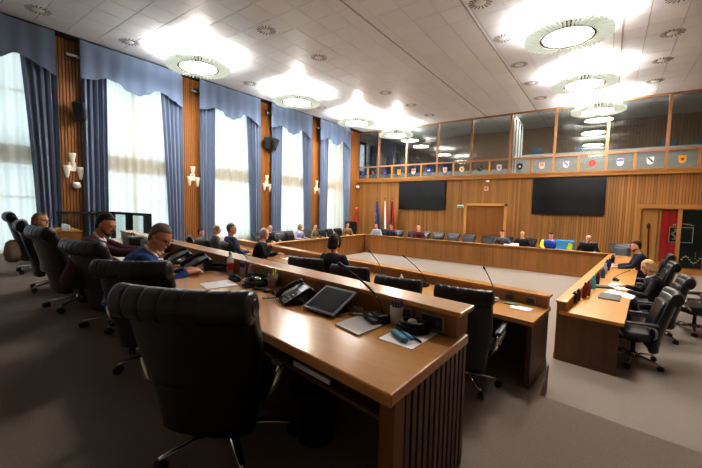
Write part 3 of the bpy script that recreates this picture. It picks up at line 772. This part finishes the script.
    if near:
        for s in (-1,1):
            MB().ell(HM @ V(s*.032,.080,.117),(.013,.009,.008),10,6,HM.to_3x3()).build('eye',cm('#2a211d',.25),t)
        MB().tube([HM @ V(-.022,.097,.0495),HM @ V(0,.1045,.0495),HM @ V(.022,.097,.0495)],[.003,.0045,.003],6).build('lips',cm('#a4594e'),t)
    else:
        m = MB()
        for s in (-1,1): m.ell(HM @ V(s*.032,.082,.117),(.014,.008,.008),8,5)
        m.build('eyes',cm('#2a211d',.25),t)
    # hair
    hm = MB(); hmat = cm(hairc,.65,var=.25,grain=(90,90,20))
    HS = HM
    if hair in ('short','long','bob'):
        rings = []
        for z,w,f,bk in ((.02,.045,-.050,-.060),(.05,.060,-.040,-.078),(.085,.070,-.018,-.096),(.10,.0745,.020,-.101),(.13,.0775,.028,-.106),(.155,.079,.034,-.107),(.172,.078,.046,-.105),(.188,.074,.078,-.099),(.21,.066,.068,-.088),(.23,.048,.044,-.062),(.246,.018,.012,-.025)):
            cy,hy = (f+bk)/2,(f-bk)/2
            rings.append([HM @ V(w*math.cos(2*PI*j/20), cy+hy*math.sin(2*PI*j/20)+.006*math.sin(j*2.7+z*90)*.3, z) for j in range(20)])
        hm.loft(rings)
    if hair in ('long','bob'):
        dn = -.14 if hair == 'long' else -.0
        rings = []
        for z,w,f,bk in ((dn,.055,-.01,-.10),(dn+.03,.082,.015,-.125),(.05,.088,.02,-.118),(.11,.085,.02,-.112),(.17,.082,.03,-.108),(.20,.06,.03,-.09)):
            cy,hy = (f+bk)/2,(f-bk)/2
            rings.append([HM @ V(w*math.cos(2*PI*j/20), cy+hy*math.sin(2*PI*j/20), z) for j in range(20)])
        hm.loft(rings)
        for s in (-1,1): hm.tube([HM @ V(s*.05,.04,.205),HM @ V(s*.078,.035,.15),HM @ V(s*.082,.025,.08),HM @ V(s*.075,.02,dn+.03)],[.018,.018,.018,.012],8,True)
    if hair == 'bald':
        rings = []
        for z,w,f,bk in ((.05,.062,-.03,-.078),(.08,.070,-.015,-.092),(.12,.075,.0,-.102),(.15,.077,-.005,-.107),(.168,.074,-.03,-.103)):
            cy,hy = (f+bk)/2,(f-bk)/2; rings.append([HM @ V(w*math.cos(2*PI*j/20), cy+hy*math.sin(2*PI*j/20), z) for j in range(20)])
        hm.loft(rings)
    mesh_obj(remesh(hm,'hair',max(.008,vox*.7),2),'hair',hmat,t)
    ex = extras or ()
    if 'beard' in ex:
        m = MB(); m.tube([HM @ V(-.064,.02,.06),HM @ V(-.050,.06,.028),HM @ V(0,.082,.010),HM @ V(.050,.06,.028),HM @ V(.064,.02,.06)],[.009,.014,.018,.014,.009],10,True)
        m.tube([HM @ V(-.025,.092,.066),HM @ V(0,.099,.068),HM @ V(.025,.092,.066)],[.006,.008,.006],8,True); m.build('beard',cm('#3a2a22',.8),t)
    if 'glasses' in ex:
        m = MB()
        for s in (-1,1):
            m.tube([HM @ V(s*.033+.024*math.cos(2*PI*k/12),.100,.115+.017*math.sin(2*PI*k/12)) for k in range(13)],.0022,6)
            m.tube([HM @ V(s*.057,.098,.118),HM @ V(s*.075,.06,.118),HM @ V(s*.078,-.01,.112)],.0022,6)
        m.tube([HM @ V(-.010,.101,.118),HM @ V(.010,.101,.118)],.0022,6); m.build('glasses',M_black,t)
    if 'collar' in ex:
        m = MB(); c = spine(.97); F = frame(1.0)
        m.tube([c+F @ V(.072*kw*math.cos(2*PI*k/16),.066*math.sin(2*PI*k/16)+.005,.022-.02*math.sin(2*PI*k/16)) for k in range(17)],.016,8); m.build('collar',cm('#dfe2e8'),t)
    return t, HM
def W2L(px,py,pz,x,y,zf,face,sc=1.0):
    a = -math.radians(face); dx,dy = px-x,py-y
    return ((dx*math.cos(a)-dy*math.sin(a))/sc,(dx*math.sin(a)+dy*math.cos(a))/sc,(pz-zf)/sc)
m_stripe = bpy.data.materials.new('striped shirt'); m_stripe.use_nodes = True
_n = m_stripe.node_tree.nodes; _l = m_stripe.node_tree.links
_tc = _n.new('ShaderNodeTexCoord'); _w = _n.new('ShaderNodeTexWave'); _w.inputs['Scale'].default_value = 14; _w.bands_direction = 'X'; _l.new(_tc.outputs['Object'],_w.inputs['Vector'])
_r = _n.new('ShaderNodeValToRGB'); _r.color_ramp.elements[0].color = lin('#5f6a9a'); _r.color_ramp.elements[1].color = lin('#d5d3df'); _l.new(_w.outputs['Fac'],_r.inputs[0]); _l.new(_r.outputs[0],_n['Principled BSDF'].inputs['Base Color'])
# --- near row
px,py,f = -6.3,1.56,-28
person(px,py,0,f,'woman with short fair-brown hair in a striped shirt, leaning back in her chair',M_skinp,m_stripe,'#8a6846','bob',-12,(-6,-30,-4),[(.22,.24,.70),(-.2,.26,.70)],.96,True,True,seat=.47)
px,py,f = -4.92,1.44,-32
person(px,py,0,f,'dark-haired man in a maroon jumper looking down at the desk',M_skin,cm('#472030',.85),'#1d1613','short',26,(22,-18,0),[W2L(-4.25,2.12,.80,px,py,0,f),W2L(-4.62,2.2,.80,px,py,0,f)],1.03,False,True,seat=.47,extras=('beard','collar'))
px,py,f = -3.60,1.38,-26
person(px,py,0,f,'grey-haired man with glasses in a blue jumper, leaning over the foreground desk',M_skin,cm('#2c4a86',.9),'#6d655d','short',30,(30,-32,0),[W2L(-3.24,1.80,.79,px,py,0,f,1.02),W2L(-3.42,1.88,.79,px,py,0,f,1.02)],1.02,False,True,seat=.45,extras=('glasses','collar'))
# --- second row
px,py,f = -3.62,4.50,6
person(px,py,ZR2,f,'dark-haired woman in black seen from behind between two second-row chairs',M_skin,cm('#17161a',.8),'#241814','bob',6,(4,0,0),None,1.08,True,vox=.014)
person(-7.25,5.1,ZR2,-12,'man in a navy padded jacket seen from behind in the second row',M_skin,cm('#2c3f63',.7),'#6f6a64','short',6,(0,-25,0),None,1.08,vox=.014)
person(-6.28,5.15,ZR2,-55,'white-haired man in black, hand raised to his face, second row',M_skinp,cm('#17181b',.8),'#d8d5cf','short',14,(6,-5,0),[(.10,.30,1.00),(-.18,.38,.80)],1.05,vox=.014)
person(-8.55,5.55,ZR2,-25,'fair-haired person at the left end of the second row, seen from behind',M_skinp,cm('#6a6257',.8),'#b9a78d','bob',6,(4,0,0),None,1.0,True)
# --- along the windows
W_ = [(6.5,-10.95,'#3a3a3e','#2a1f1a','short','dark-haired person in grey seated by the windows nearest the lift guard',-60,0),
 (9.88,-11.4,'#1b1c20','#b8b0a8','bald','bald man in a black jacket with a dark top by the windows',-80,0),
 (11.66,-11.4,'#b8b4d0','#8a7a6a','bob','person in pale lilac seated by the windows',-85,1),
 (12.66,-11.4,'#6c6748','#4a3526','short','person in olive seated by the windows',-85,0),
 (15.4,-11.45,'#7d6a52','#5a4636','short','person in brown in the far left corner by the windows',-110,0)]
for y,x,cl,hc,ht,lab,f,fem in W_:
    person(x,y,ZW,f,lab,M_skinp,cm(cl,.8),hc,ht,10,(6,0,0),None,1.05,bool(fem),vox=.018)
F_ = [(-9.9,'#9fb2c4','#2a211c','short','person in light blue at the left end of the far bench',0,12),
 (-9.0,'#1f2740','#1d1714','short','dark-haired person in navy at the far bench beside the red flag',0,12),
 (-7.5,'#5a2026','#b59a8a','bald','bald man in dark red at the far bench under the left video wall',0,8),
 (-3.6,'#54595f','#1b1614','short','dark-haired person in grey at the far bench right of the door',12,14),
 (-2.82,'#1d1d22','#9a8a80','bald','person in black reading a white paper at the far bench',20,14),
 (-1.78,'#2456b4','#161214','short','person in a bright blue and yellow jacket at the far bench',14,14),
 (-.55,'#17171b','#c9a89a','bald','bald man in black with head bowed at the right of the far bench',34,16)]
for x,cl,hc,ht,lab,pd,ln in F_:
    t,HMx = person(x,16.05,ZW,180,lab,M_skinp,cm(cl,.8),hc,ht,ln,(pd,0,0),None,1.06,False,vox=.018)
    if 'bright' in lab:
        m = MB().tube([(-.26,.06,1.0),(-.30,.16,.86),(-.22,.28,.78)],[.075,.07,.06],10,True); m.tube([(.26,.06,1.0),(.30,.16,.86),(.22,.28,.78)],[.075,.07,.06],10,True)
        m.build('jacket_sleeves',cm('#d6d428',.7),t)
# --- right wing
px,py,f = .80,12.0,96
person(px,py,ZW,f,'bearded dark-haired man in navy at the right-hand desk',M_skin,cm('#1b2238',.8),'#1d1512','short',14,(12,0,0),[W2L(.30,12.2,.02,px,py,ZW,f,1.1),W2L(.30,11.75,.02,px,py,ZW,f,1.1)],1.12,vox=.014,extras=('beard',))
px,py,f = .80,8.33,92
person(px,py,ZW,f,'blonde woman in a black jacket reading papers at the right-hand desk',M_skinp,cm('#16161a',.8),'#c9a878','bob',14,(20,0,0),[W2L(.36,8.5,.04,px,py,ZW,f),W2L(.38,8.1,.02,px,py,ZW,f)],1.04,True,vox=.012,extras=('collar',))

# ------------------------------------------------------------------ things on the desks
uN = Vector((.988,-.154,0)); aN = math.atan2(-.154,.988)
def phone(x,y,z,rz,lab,sc=1.0):
    t = empty('desk_phone',(x,y,z),rz,lab,'phone','black desk phones'); t.scale = (sc,)*3
    R = Matrix.Rotation(math.radians(28),4,'X')
    MB().prism([(-.10,0),(.10,0),(.10,.07),(-.10,.07)],0,.015).box(-.1,.1,.10,.16,0,.10).build('stand',M_black,t)
    b = MB().box(-.115,.115,-.06,.17,.03,.055,R).build('body',M_black,t,.006)
    MB().box(-.03,.10,.09,.155,.055,.058,R).build('display',cm('#9fb0bd',.2),t)
    m = MB()
    for i in range(4):
        for j in range(3): m.box(-.01+j*.032,.014+j*.032,-.045+i*.03,-.027+i*.03,.055,.061,R)
    m.build('keys',cm('#6d6f73'),t)
    m = MB().tube([R @ V(-.085,-.05,.075),R @ V(-.085,0,.088),R @ V(-.085,.10,.088),R @ V(-.085,.15,.075)],[.022,.016,.016,.022],10,True)
    m.build('handset',M_black,t)
    m = MB().tube([V(-.09+.012*math.sin(k*2.2),-.06-.006*k,.02+.008*math.cos(k*2.2)) for k in range(24)],.004,5); m.build('cord',M_black,t)
phone(-1.83,1.80,.76,aN+math.radians(-22),'black desk phone beside the tablet on the foreground desk',.95)
phone(-3.52,2.02,.76,aN-.3,'black desk phone nearer the blue-jumper man on the foreground desk',1.15)
phone(-4.08,2.12,.76,aN-.3,'black desk phone farther left beyond the blue-jumper man',1.15)
def mic(x,y,z,rz,tip,lab,basec=M_black,sc=1.0):
    t = empty('gooseneck_microphone',(x,y,z),rz,lab,'microphone','gooseneck microphones')
    m = MB().prism([(-.07,-.06),(.07,-.06),(.06,.06),(-.06,.06)],0,.035); m.prism([(-.06,-.02),(.06,-.02),(.055,.055),(-.055,.055)],.035,.055)
    m.build('base',basec,t,.006)
    MB().box(-.05,.0,-.05,-.015,.036,.042).build('button',cm('#3a4a80'),t)
    a = -rz; tx = tip[0]-x; ty = tip[1]-y
    T = V(tx*math.cos(a)-ty*math.sin(a),tx*math.sin(a)+ty*math.cos(a),tip[2]-z); S = V(0,.03,.055); m1 = V(.0,.03,.055+(T.z-.055)*.38)
    pts = [S]
    for k in range(1,11):
        q = k/10; pts.append(S*(1-q)**2+m1*2*q*(1-q)+T*q*q)
    MB().tube(pts,.0055,7).build('neck',M_black,t)
    d = (pts[-1]-pts[-2]).normalized(); MB().tube([T,T+d*.045],[.011,.011],10,True).build('capsule',M_black,t)
mic(-1.10,1.81,.76,aN-.45,(-1.16,1.55,1.12),'gooseneck microphone on the foreground desk beside the white pad')
mic(-1.14,4.72,ZR2+.76,-.2,(-1.20,4.50,.73),'gooseneck microphone with a pale base on the second desk near the aisle',cm('#b9b9b6'))
mic(-2.2,4.95,ZR2+.76,-.2,(-2.45,4.80,.72),'gooseneck microphone second from the aisle on the second desk')
mic(-3.05,5.1,ZR2+.76,-.2,(-3.2,4.98,.72),'gooseneck microphone on the second desk right of the dark-haired woman')
mic(.22,9.7,ZW+.76,1.5,(.45,10.2,.16),'low gooseneck microphone on the right-hand desk between papers and the bearded man')
mic(-2.92,2.28,.76,aN,(-3.10,2.20,1.06),'gooseneck microphone on the foreground desk behind the water bottle')
def cup_pens(x,y,z,lab,cc,pens,h=.105):
    t = empty('pen_cup',(x,y,z),0,lab,'pen cup')
    MB().lathe([(0,0),(.040,0),(.044,h),(.040,h),(.037,.006),(0,.006)],20).build('cup',cc,t)
    for k,(c,ln) in enumerate(pens):
        a = 2.4*k; MB().cyl((.014*math.cos(a),.014*math.sin(a),.008),(.030*math.cos(a),.030*math.sin(a),ln),.006,n=8).build('pen',cm(c),t)
cup_pens(-1.0,1.875,.76,'white cup of purple and blue pens near the end of the foreground desk',cm('#dcd7d4'),[('#4a3a86',.15),('#3a3a90',.145),('#2a2a4a',.14),('#5a4aa0',.15),('#30306a',.14)])
cup_pens(-2.28,2.03,.76,'grey cup holding a yellow highlighter on the foreground desk',cm('#b9aaa6'),[('#c8e02a',.16),('#c8e02a',.15),('#222222',.14),('#222222',.13)],.115)
def sheet(name,pts,z,mt,lab,cat,th=.004,group=None):
    c = sum((Vector(p) for p in pts),Vector((0,0)))/len(pts)
    o = MB().prism([(p[0]-c.x,p[1]-c.y) for p in pts],0,th).build(name,mt); o.location = (c.x,c.y,z); return tag(o,lab,cat,group)
sheet('folder',[(-1.26,1.6),(-1.05,1.54),(-1.03,1.76),(-1.25,1.83)],.76,cm('#cfc9c8',.3),'square pale grey pad beside the tablet on the foreground desk','pad',.010)
sheet('paper',[(-.95,1.58),(-.74,1.555),(-.73,1.86),(-.94,1.86)],.76,M_paper,'white sheet under the blue glasses case at the end of the foreground desk','paper',.003)
sheet('paper',[(-2.86,1.70),(-2.62,1.62),(-2.55,1.88),(-2.80,1.96)],.76,M_paper,'white papers beside the water bottle on the foreground desk','paper',.004)
sheet('paper',[(-4.55,2.15),(-4.30,2.05),(-4.2,2.28),(-4.45,2.36)],.76,M_paper,'white paper in front of the man in maroon','paper',.004)
# blue case, pen
def along(p0,p1,r,n=10): return MB().tube([p0,Vector(p0).lerp(Vector(p1),.5),p1],[r*.8,r,r*.8],n,True)
o = MB().box(-.075,.075,-.020,.020,0,.026).build('glasses_case',cm('#4f8ea0',.5),None,.010,3); o.location = (-.865,1.655,.763); o.rotation_euler = (0,0,-.62); tag(o,'teal blue case lying on the white sheet','case')
o = MB().box(-.06,.06,-.014,.014,0,.018).build('glasses_case',cm('#5a97ab',.5),None,.007,3); o.location = (-.842,1.700,.763); o.rotation_euler = (0,0,-.62); tag(o,'slimmer pale blue item beside the teal case on the sheet','case')
o = along((-.05,0,0),(.05,0,0),.0065).build('pen',M_black); o.location = (-.785,1.685,.770); o.rotation_euler = (0,0,-.55); tag(o,'black pen beside the teal case on the white sheet','pen')
t = empty('headset',(-.86,1.80,.763),0,'coiled black headset lying in a ring by the desk end','headset')
for k in range(3): MB().tube([V((.088-.01*k)*math.cos(a*2*PI/20),(.072-.008*k)*math.sin(a*2*PI/20),.014+.018*k) for a in range(21)],.013,8).build('coil',M_black,t)
MB().ell((.0,0,.05),(.03,.026,.02)).build('earpiece',cm('#c9c2b2'),t)
MB().tube([V(-.06,.04,.04),V(-.08,.09,.07),V(-.06,.14,.09)],.004,6).build('cable',cm('#d8d8d8'),t)
# socket boxes on the ledge face of the near desk
def ledge_pt(x,inset=.185): return 2.02+(3.12-2.02)/(-7.7+.62)*(x+.62)-inset
def socket(x,y,z,rz,lab,w=.075,h=.045):
    t = empty('socket_panel',(x,y,z),rz,lab,'socket panel','socket panels on the desk ledges')
    MB().box(-w,w,-.010,0,-h,h).build('plate',cm('#77787a',.4,metal=.5),t,.004)
    MB().box(-w+.012,w-.012,-.014,-.010,-h+.01,h-.01).build('insert',M_black,t)
    for s in (-.5,.5): MB().cyl((s*w,-.014,0),(s*w,-.018,0),.012,n=12).build('outlet',cm('#3a3b3d'),t)
socket(-.76,ledge_pt(-.76)-.003,.822,aN,'steel framed socket panel at the very end of the foreground ledge')
socket(-.955,ledge_pt(-.955)-.003,.822,aN,'black socket panel behind the pen cup on the foreground ledge',.06)
def led2(x): return 4.99+(6.68-4.99)/(-8.9+.53)*(x+.53)-.19
socket(-.72,led2(-.72),ZR2+.815,-.2,'black socket panel at the aisle end of the second desk ledge',.06,.04)
socket(-.98,led2(-.98),ZR2+.815,-.2,'second black socket panel on the second desk ledge',.06,.04)
# tablet on a stand
t = empty('tablet',(-1.485,1.70,.76),-.12,'black tablet propped on a stand on the foreground desk','tablet')
R = Matrix.Translation((0,0,.012)) @ Matrix.Rotation(math.radians(27),4,'X')
MB().box(-.15,.15,0,.25,0,.012,R).build('bezel',cm('#85868a',.45),t,.004); MB().box(-.128,.128,.022,.228,.012,.014,R).build('screen',mat('tablet screen','#0d0f16',.5,spec=.12),t)
MB().box(-.08,.08,.17,.20,0,.10).box(-.1,.1,.0,.2,0,.010).build('stand',M_black,t)
sheet('paper',[(-1.52,2.00),(-1.30,1.94),(-1.28,2.02),(-1.50,2.08)],.76,M_paper,'white papers lying behind the propped tablet','paper',.02)
t = empty('cable',(-1.30,1.86,.764),0,'pale coiled cable beside the tablet','cable')
MB().tube([V(.06*math.cos(k*.7)+.004*k,.04*math.sin(k*.7),.003+.0006*k) for k in range(30)],.004,6).build('loop',cm('#b9b3a8'),t)
t = empty('cable',(-2.30,1.88,.766),0,'black cable bunched left of the foreground desk phone','cable')
MB().tube([V(-.2+.02*k,.03*math.sin(k*1.1),.006) for k in range(22)],.010,6).build('loop',M_black,t)
# water bottle, sanitizer bottles
def bottle(x,y,z,h,r,c,lab,cap='#dddddd',label=None,mt=None,name='bottle'):
    t = empty(name,(x,y,z),0,lab,'bottle')
    MB().lathe([(0,0),(r*.9,0),(r,h*.05),(r,h*.62),(r*.8,h*.74),(r*.38,h*.86),(r*.36,h*.90),(0,h*.90)],16).build('body',mt or cm(c,.25),t)
    MB().lathe([(0,h*.88),(r*.44,h*.88),(r*.44,h),(0,h)],12).build('cap',cm(cap),t)
    if label: MB().lathe([(r*1.01,h*.22),(r*1.02,h*.23),(r*1.02,h*.5),(r*1.01,h*.51)],16).build('label',cm(label),t)
    return t
M_pet = mixmat('pet plastic','#dfe8ee',.45,.4)
bottle(-3.02,2.13,.76,.23,.034,'','clear water bottle with a red label on the foreground desk','#e6e6ea','#c8323a',M_pet)
bottle(-2.73,2.15,.76,.13,.026,'#c9ccd2','small pale bottle right of the red-label water bottle','#e0e0e4')
bottle(-2.22,2.20,.76,.12,.022,'#c5c0bb','small pale spray bottle right of the highlighter cup','#d0ccc8')
bottle(-2.15,2.17,.76,.12,.022,'#bdb7b0','second pale spray bottle right of the highlighter cup','#d0ccc8')
t = empty('carton',(-2.90,2.22,.76),aN,'white and violet carton beside the water bottle','box')
MB().box(-.05,.05,-.035,.035,0,.14).build('box',cm('#c9c4d6'),t); MB().box(-.05,.05,-.036,-.035,.08,.12).build('band',cm('#4b3f86'),t)
t = empty('headset_tray',(-2.46,2.02,.76),0,'round dark tray with a headset on the foreground desk','tray')
MB().lathe([(0,0),(.11,0),(.135,.045),(.125,.045),(.10,.012),(0,.012)],24).build('tray',cm('#3b3f2e',.4),t)
MB().tube([V(.09*math.cos(a*.35),.07*math.sin(a*.35),.045+.004*a) for a in range(14)],.012,8).build('headband',M_black,t); MB().ell((.0,-.01,.05),(.05,.03,.02)).build('pad',M_chrome,t)
for k,(x,y,s,lab) in enumerate(((-2.62,2.06,.05,'black charger block left of the headset tray'),(-2.74,1.98,.045,'small black radio handset near the water bottle'),(-3.30,2.20,.07,'black handset lying between phone and water bottle'))):
    t = empty('handset',(x,y,.76),.4*k-.5,lab,'handset')
    MB().box(-s*1.6,s*1.6,-s*.6,s*.6,0,s*.6).build('body',M_black,t,.008); MB().tube([V(-s*1.5,0,s*.7),V(0,s*.3,s*.95),V(s*1.5,0,s*.7)],[s*.3,s*.22,s*.3],8,True).build('grip',M_black,t)
# bags and papers on the far left of the near desk
t = empty('document_case',(-5.25,2.45,.76),aN,'black open document case with papers beyond the man in maroon','case')
MB().box(-.25,.25,-.13,.13,0,.17).build('body',M_black,t,.02); MB().box(-.22,.22,-.08,.10,.17,.20).build('papers',M_paper,t)
t = empty('laptop_bag',(-6.2,2.55,.76),aN,'black laptop bag at the left end of the foreground desk','bag')
MB().box(-.2,.2,-.1,.12,0,.16).build('body',M_black,t,.03); MB().tube([V(-.08,0,.16),V(-.06,0,.21),V(.06,0,.21),V(.08,0,.16)],.008,6).build('handle',M_black,t)
# shelf things and bin under the near desk
for x,y,c1,c2,lab in ((-1.14,1.52,'#24405c','#e8e8e8','dark blue binder with white edge on the shelf under the foreground desk'),(-1.75,1.62,'#6a2f28','#9d948a','reddish folder stack deeper on the shelf under the foreground desk')):
    t = empty('binder',(x,y,.595),aN,lab,'binder')
    MB().box(-.15,.15,-.22,.10,0,.04).build('cover',cm(c1),t,.004); MB().box(-.145,.145,-.226,-.22,.006,.03).build('pages',cm(c2),t)
t = empty('waste_bin',(-1.42,1.62,0),0,'black waste bin in the shadow under the foreground desk','bin')
MB().lathe([(0,0),(.11,0),(.15,.33),(.155,.34),(.145,.34),(.105,.01),(0,.01)],20).build('bucket',M_black,t); MB().lathe([(.148,.30),(.16,.31),(.16,.345),(.148,.35)],20).build('rim',M_rubber,t)
# second desk papers
sheet('paper',[(-.92,4.72),(-.66,4.66),(-.68,4.50),(-.90,4.55)],ZR2+.76,M_paper,'white sheet near the aisle end of the second desk','paper',.004)
sheet('booklet',[(-1.0,4.70),(-.84,4.67),(-.83,4.78),(-.98,4.81)],ZR2+.76,cm('#5f7a5c'),'green booklet beside the white sheet on the second desk','booklet',.012)
sheet('paper',[(-5.9,5.45),(-5.2,5.25),(-5.1,5.5),(-5.8,5.72)],ZR2+.76,M_paper,'white papers in front of the white-haired man','paper',.006)
bottle(-4.75,5.6,ZR2+.76,.14,.03,'#cfd2d6','pale bottle on the second desk right of the white-haired man')
bottle(-2.62,5.02,ZR2+.76,.12,.03,'#d8d8d6','white name-card bottle on the second desk beside a microphone','#e8e8e8','#dedede')
# right-hand desk
ZT = ZW+.76
sheet('laptop_folder',[(-.06,7.45),(.24,7.38),(.28,7.92),(-.02,8.0)],ZT,cm('#3d3a3a',.5),'dark grey closed folder on the right-hand desk nearest the camera','folder',.018)
sheet('paper',[(.02,8.05),(.42,7.75),(.50,8.15),(.12,8.5)],ZT,M_paper,'large white sheet spread in front of the blonde woman','paper',.004)
sheet('paper',[(.06,8.75),(.40,8.55),(.46,9.2),(.14,9.4)],ZT,M_paper,'second white sheet beyond the blonde woman papers','paper',.004)
sheet('paper',[(.05,12.2),(.35,12.1),(.40,12.7),(.08,12.8)],ZT,M_paper,'white papers in front of the bearded man','paper',.012)
t = empty('laptop',(-.02,8.62,ZT),.4,'thin dark laptop on the right-hand desk beside the papers','laptop')
MB().box(-.17,.17,-.12,.12,0,.018).build('base',cm('#33343a',.4),t,.004); MB().box(-.15,.15,-.1,.1,.018,.03).build('lid',cm('#4a4a50',.4),t)
for k,(x,y,h,r,c,lab,cap) in enumerate(((-.37,6.78,.20,.045,'#18181a','black bottle, first from the desk end on the right-hand desk','#b9b39a'),(-.33,7.0,.22,.035,'#23262c','dark bottle behind the first one on the right-hand desk','#d0d0d0'),
   (-.25,7.25,.28,.036,'#7a1f28','tall dark red bottle on the right-hand desk','#5a161c'),(-.21,7.55,.26,.036,'#8a2430','second dark red bottle on the right-hand desk','#30161a'),
   (-.16,8.3,.27,.045,'#5fb0b4','teal bottle on the right-hand desk','#7fc6c8'),(-.10,8.95,.24,.035,'#20242c','black flask beyond the teal bottle','#15171a'),
   (-.02,9.9,.24,.04,'#3c4f74','slate blue flask along the right-hand ledge','#888888'),(.02,10.6,.26,.04,'#b0b6c4','pale bottle along the right-hand ledge','#e0e0e0'),
   (.05,11.3,.28,.06,'#2a3c86','wide royal blue bottle along the right-hand ledge','#26306a'),(.10,12.0,.25,.045,'#34477e','farther blue bottle along the right-hand ledge','#222a50'),
   (.18,13.2,.25,.05,'#1e2230','black flask near the far corner of the right-hand ledge','#303030'))):
    bottle(x,y,ZT,h,r,c,lab,cap)
# far bench small things
for k,(x,lab,c) in enumerate(((-3.0,'white sheet held up before the person reading at the far bench','#f0f0f0'),(-3.25,'white papers on the far bench left of the reader','#e8e8ea'))):
    o = MB().box(-.16,.16,0,.01,0,.22 if k == 0 else .17).build('paper',cm(c)); o.location = (x,15.35,ZW+.76); o.rotation_euler = (-.5,0,0); tag(o,lab,'paper')
t = empty('backpack',(-1.28,15.75,ZW+.76),.1,'bright blue bag with green patches standing on the far bench','bag')
MB().box(-.30,.30,-.08,.08,0,.42).build('body',cm('#3a8fc4'),t,.04); MB().prism([(.05,.1),(.22,.06),(.26,.28),(.12,.34)],.08,.10,Matrix.Rotation(PI/2,4,'X')).build('patch',cm('#b9d83a'),t)
# coat on the near-left chair
t = empty('coat',(-7.42,1.34,0),-.2,'beige coat draped over the side of a left-hand chair','coat')
rings = []
for z,w,d in ((.50,.07,.06),(.55,.14,.10),(.63,.16,.11),(.72,.14,.10),(.80,.10,.08),(.84,.04,.03)):
    rings.append([V(w*math.cos(2*PI*j/20)*(1+.08*math.sin(5*j)),d*math.sin(2*PI*j/20)*(1+.08*math.cos(4*j)),z) for j in range(20)])
MB().loft(rings).build('cloth',cm('#8d7c68',.9),t)
# lift guard by the windows
t = empty('lift_guard',(-11.4,4.6,ZR2),0,'black framed glass guard standing by the windows behind the man in maroon','guard')
Hh = 1.64
for x,y,wd in ((0,0,.10),(1.14,0,.11),(-1.15,0,.05)): MB().box(x-wd,x+wd,y-.06,y+.06,0,Hh).build('post',M_black,t)
MB().box(-1.2,1.2,-.05,.05,Hh-.07,Hh).box(-1.2,-1.1,-1.4,.05,Hh-.07,Hh).build('top_rail',M_black,t)
for x0,x1 in ((-1.1,-.1),(.1,1.03)): MB().box(x0,x1,-.01,.01,.06,Hh-.07).build('glass_panel',M_glass,t)
MB().box(-1.16,-1.14,-1.4,-.05,.55,Hh-.07).build('glass_panel',M_glass,t)
# wooden side cabinet with glasses
t = empty('side_cabinet',(-10.3,2.75,0),-.15,'low light-wood cabinet by the windows left of the man in maroon','cabinet')
MB().box(-.75,.75,-.22,.22,.04,.78).build('carcass',M_frame,t); MB().box(-.78,.78,-.25,.25,.78,.81).build('top',M_top,t,.005)
for s in (-1,1):
    d = MB().box(s*.37-.36,s*.37+.36,-.24,-.22,.08,.74).build('door',M_frame,t); MB().cyl((s*.06,-.26,.45),(s*.06,-.26,.55),.008,n=8).build('handle',M_steel,d)
MB().box(-.7,.7,-.2,.2,0,.04).build('plinth',M_dark,t)
gl = None
for k in range(7):
    if gl is None:
        gl = empty('drinking_glass'); MB().lathe([(0,0),(.03,0),(.036,.13),(.033,.13),(.028,.008),(0,.008)],14).build('glass',M_pet,gl)
        c = gl
    else: c = copy_tree(gl)
    c.location = (-10.2+.12*k,2.72-.018*k,.81); tag(c,'clear drinking glass in the row on the low wooden cabinet','glass','drinking glasses on the cabinet')

# ------------------------------------------------------------------ light
w = bpy.data.worlds.new('World'); bpy.context.scene.world = w; w.use_nodes = True
bg = w.node_tree.nodes['Background']; bg.inputs['Color'].default_value = (.72,.85,1.0,1); bg.inputs['Strength'].default_value = 1.6
def area(name,loc,rot,sx,sy,power,col):
    l = bpy.data.lights.new(name,'AREA'); l.shape = 'RECTANGLE'; l.size = sx; l.size_y = sy; l.energy = power; l.color = col
    o = bpy.data.objects.new(name,l); C.objects.link(o); o.location = loc; o.rotation_euler = rot; return o
for k,(a,b) in enumerate(WIN):
    area('window_daylight',(XL-.9,(a+b)/2,3.0),(0,-PI/2,0),5.4,b-a,36,(.93,.97,1.0))
area('gallery_fill',(-4,19.0,6.12),(0,0,0),12,1.0,620,(1,.95,.88))  # added fill brightening the gallery interior, no fixture there
# ------------------------------------------------------------------ camera
f,yaw,pitch,roll = 354.08,-.62681,.07354,.022225
fw = V(math.sin(yaw)*math.cos(pitch),math.cos(yaw)*math.cos(pitch),-math.sin(pitch))
r0 = V(math.cos(yaw),-math.sin(yaw),0); u0 = r0.cross(fw)
r = r0*math.cos(roll)+u0*math.sin(roll); u = -r0*math.sin(roll)+u0*math.cos(roll)
cam = bpy.data.cameras.new('Camera'); co = bpy.data.objects.new('Camera',cam); C.objects.link(co)
cam.sensor_width = 36; cam.lens = f/702*36; cam.clip_start = .05
co.matrix_world = Matrix(((r.x,u.x,-fw.x,0),(r.y,u.y,-fw.y,0),(r.z,u.z,-fw.z,1.45),(0,0,0,1)))
sc = bpy.context.scene; sc.camera = co
sc.view_settings.view_transform = 'Standard'; sc.view_settings.look = 'None'; sc.view_settings.exposure = 0.3; sc.view_settings.gamma = .82
sc.cycles.max_bounces = 8; sc.cycles.transparent_max_bounces = 16
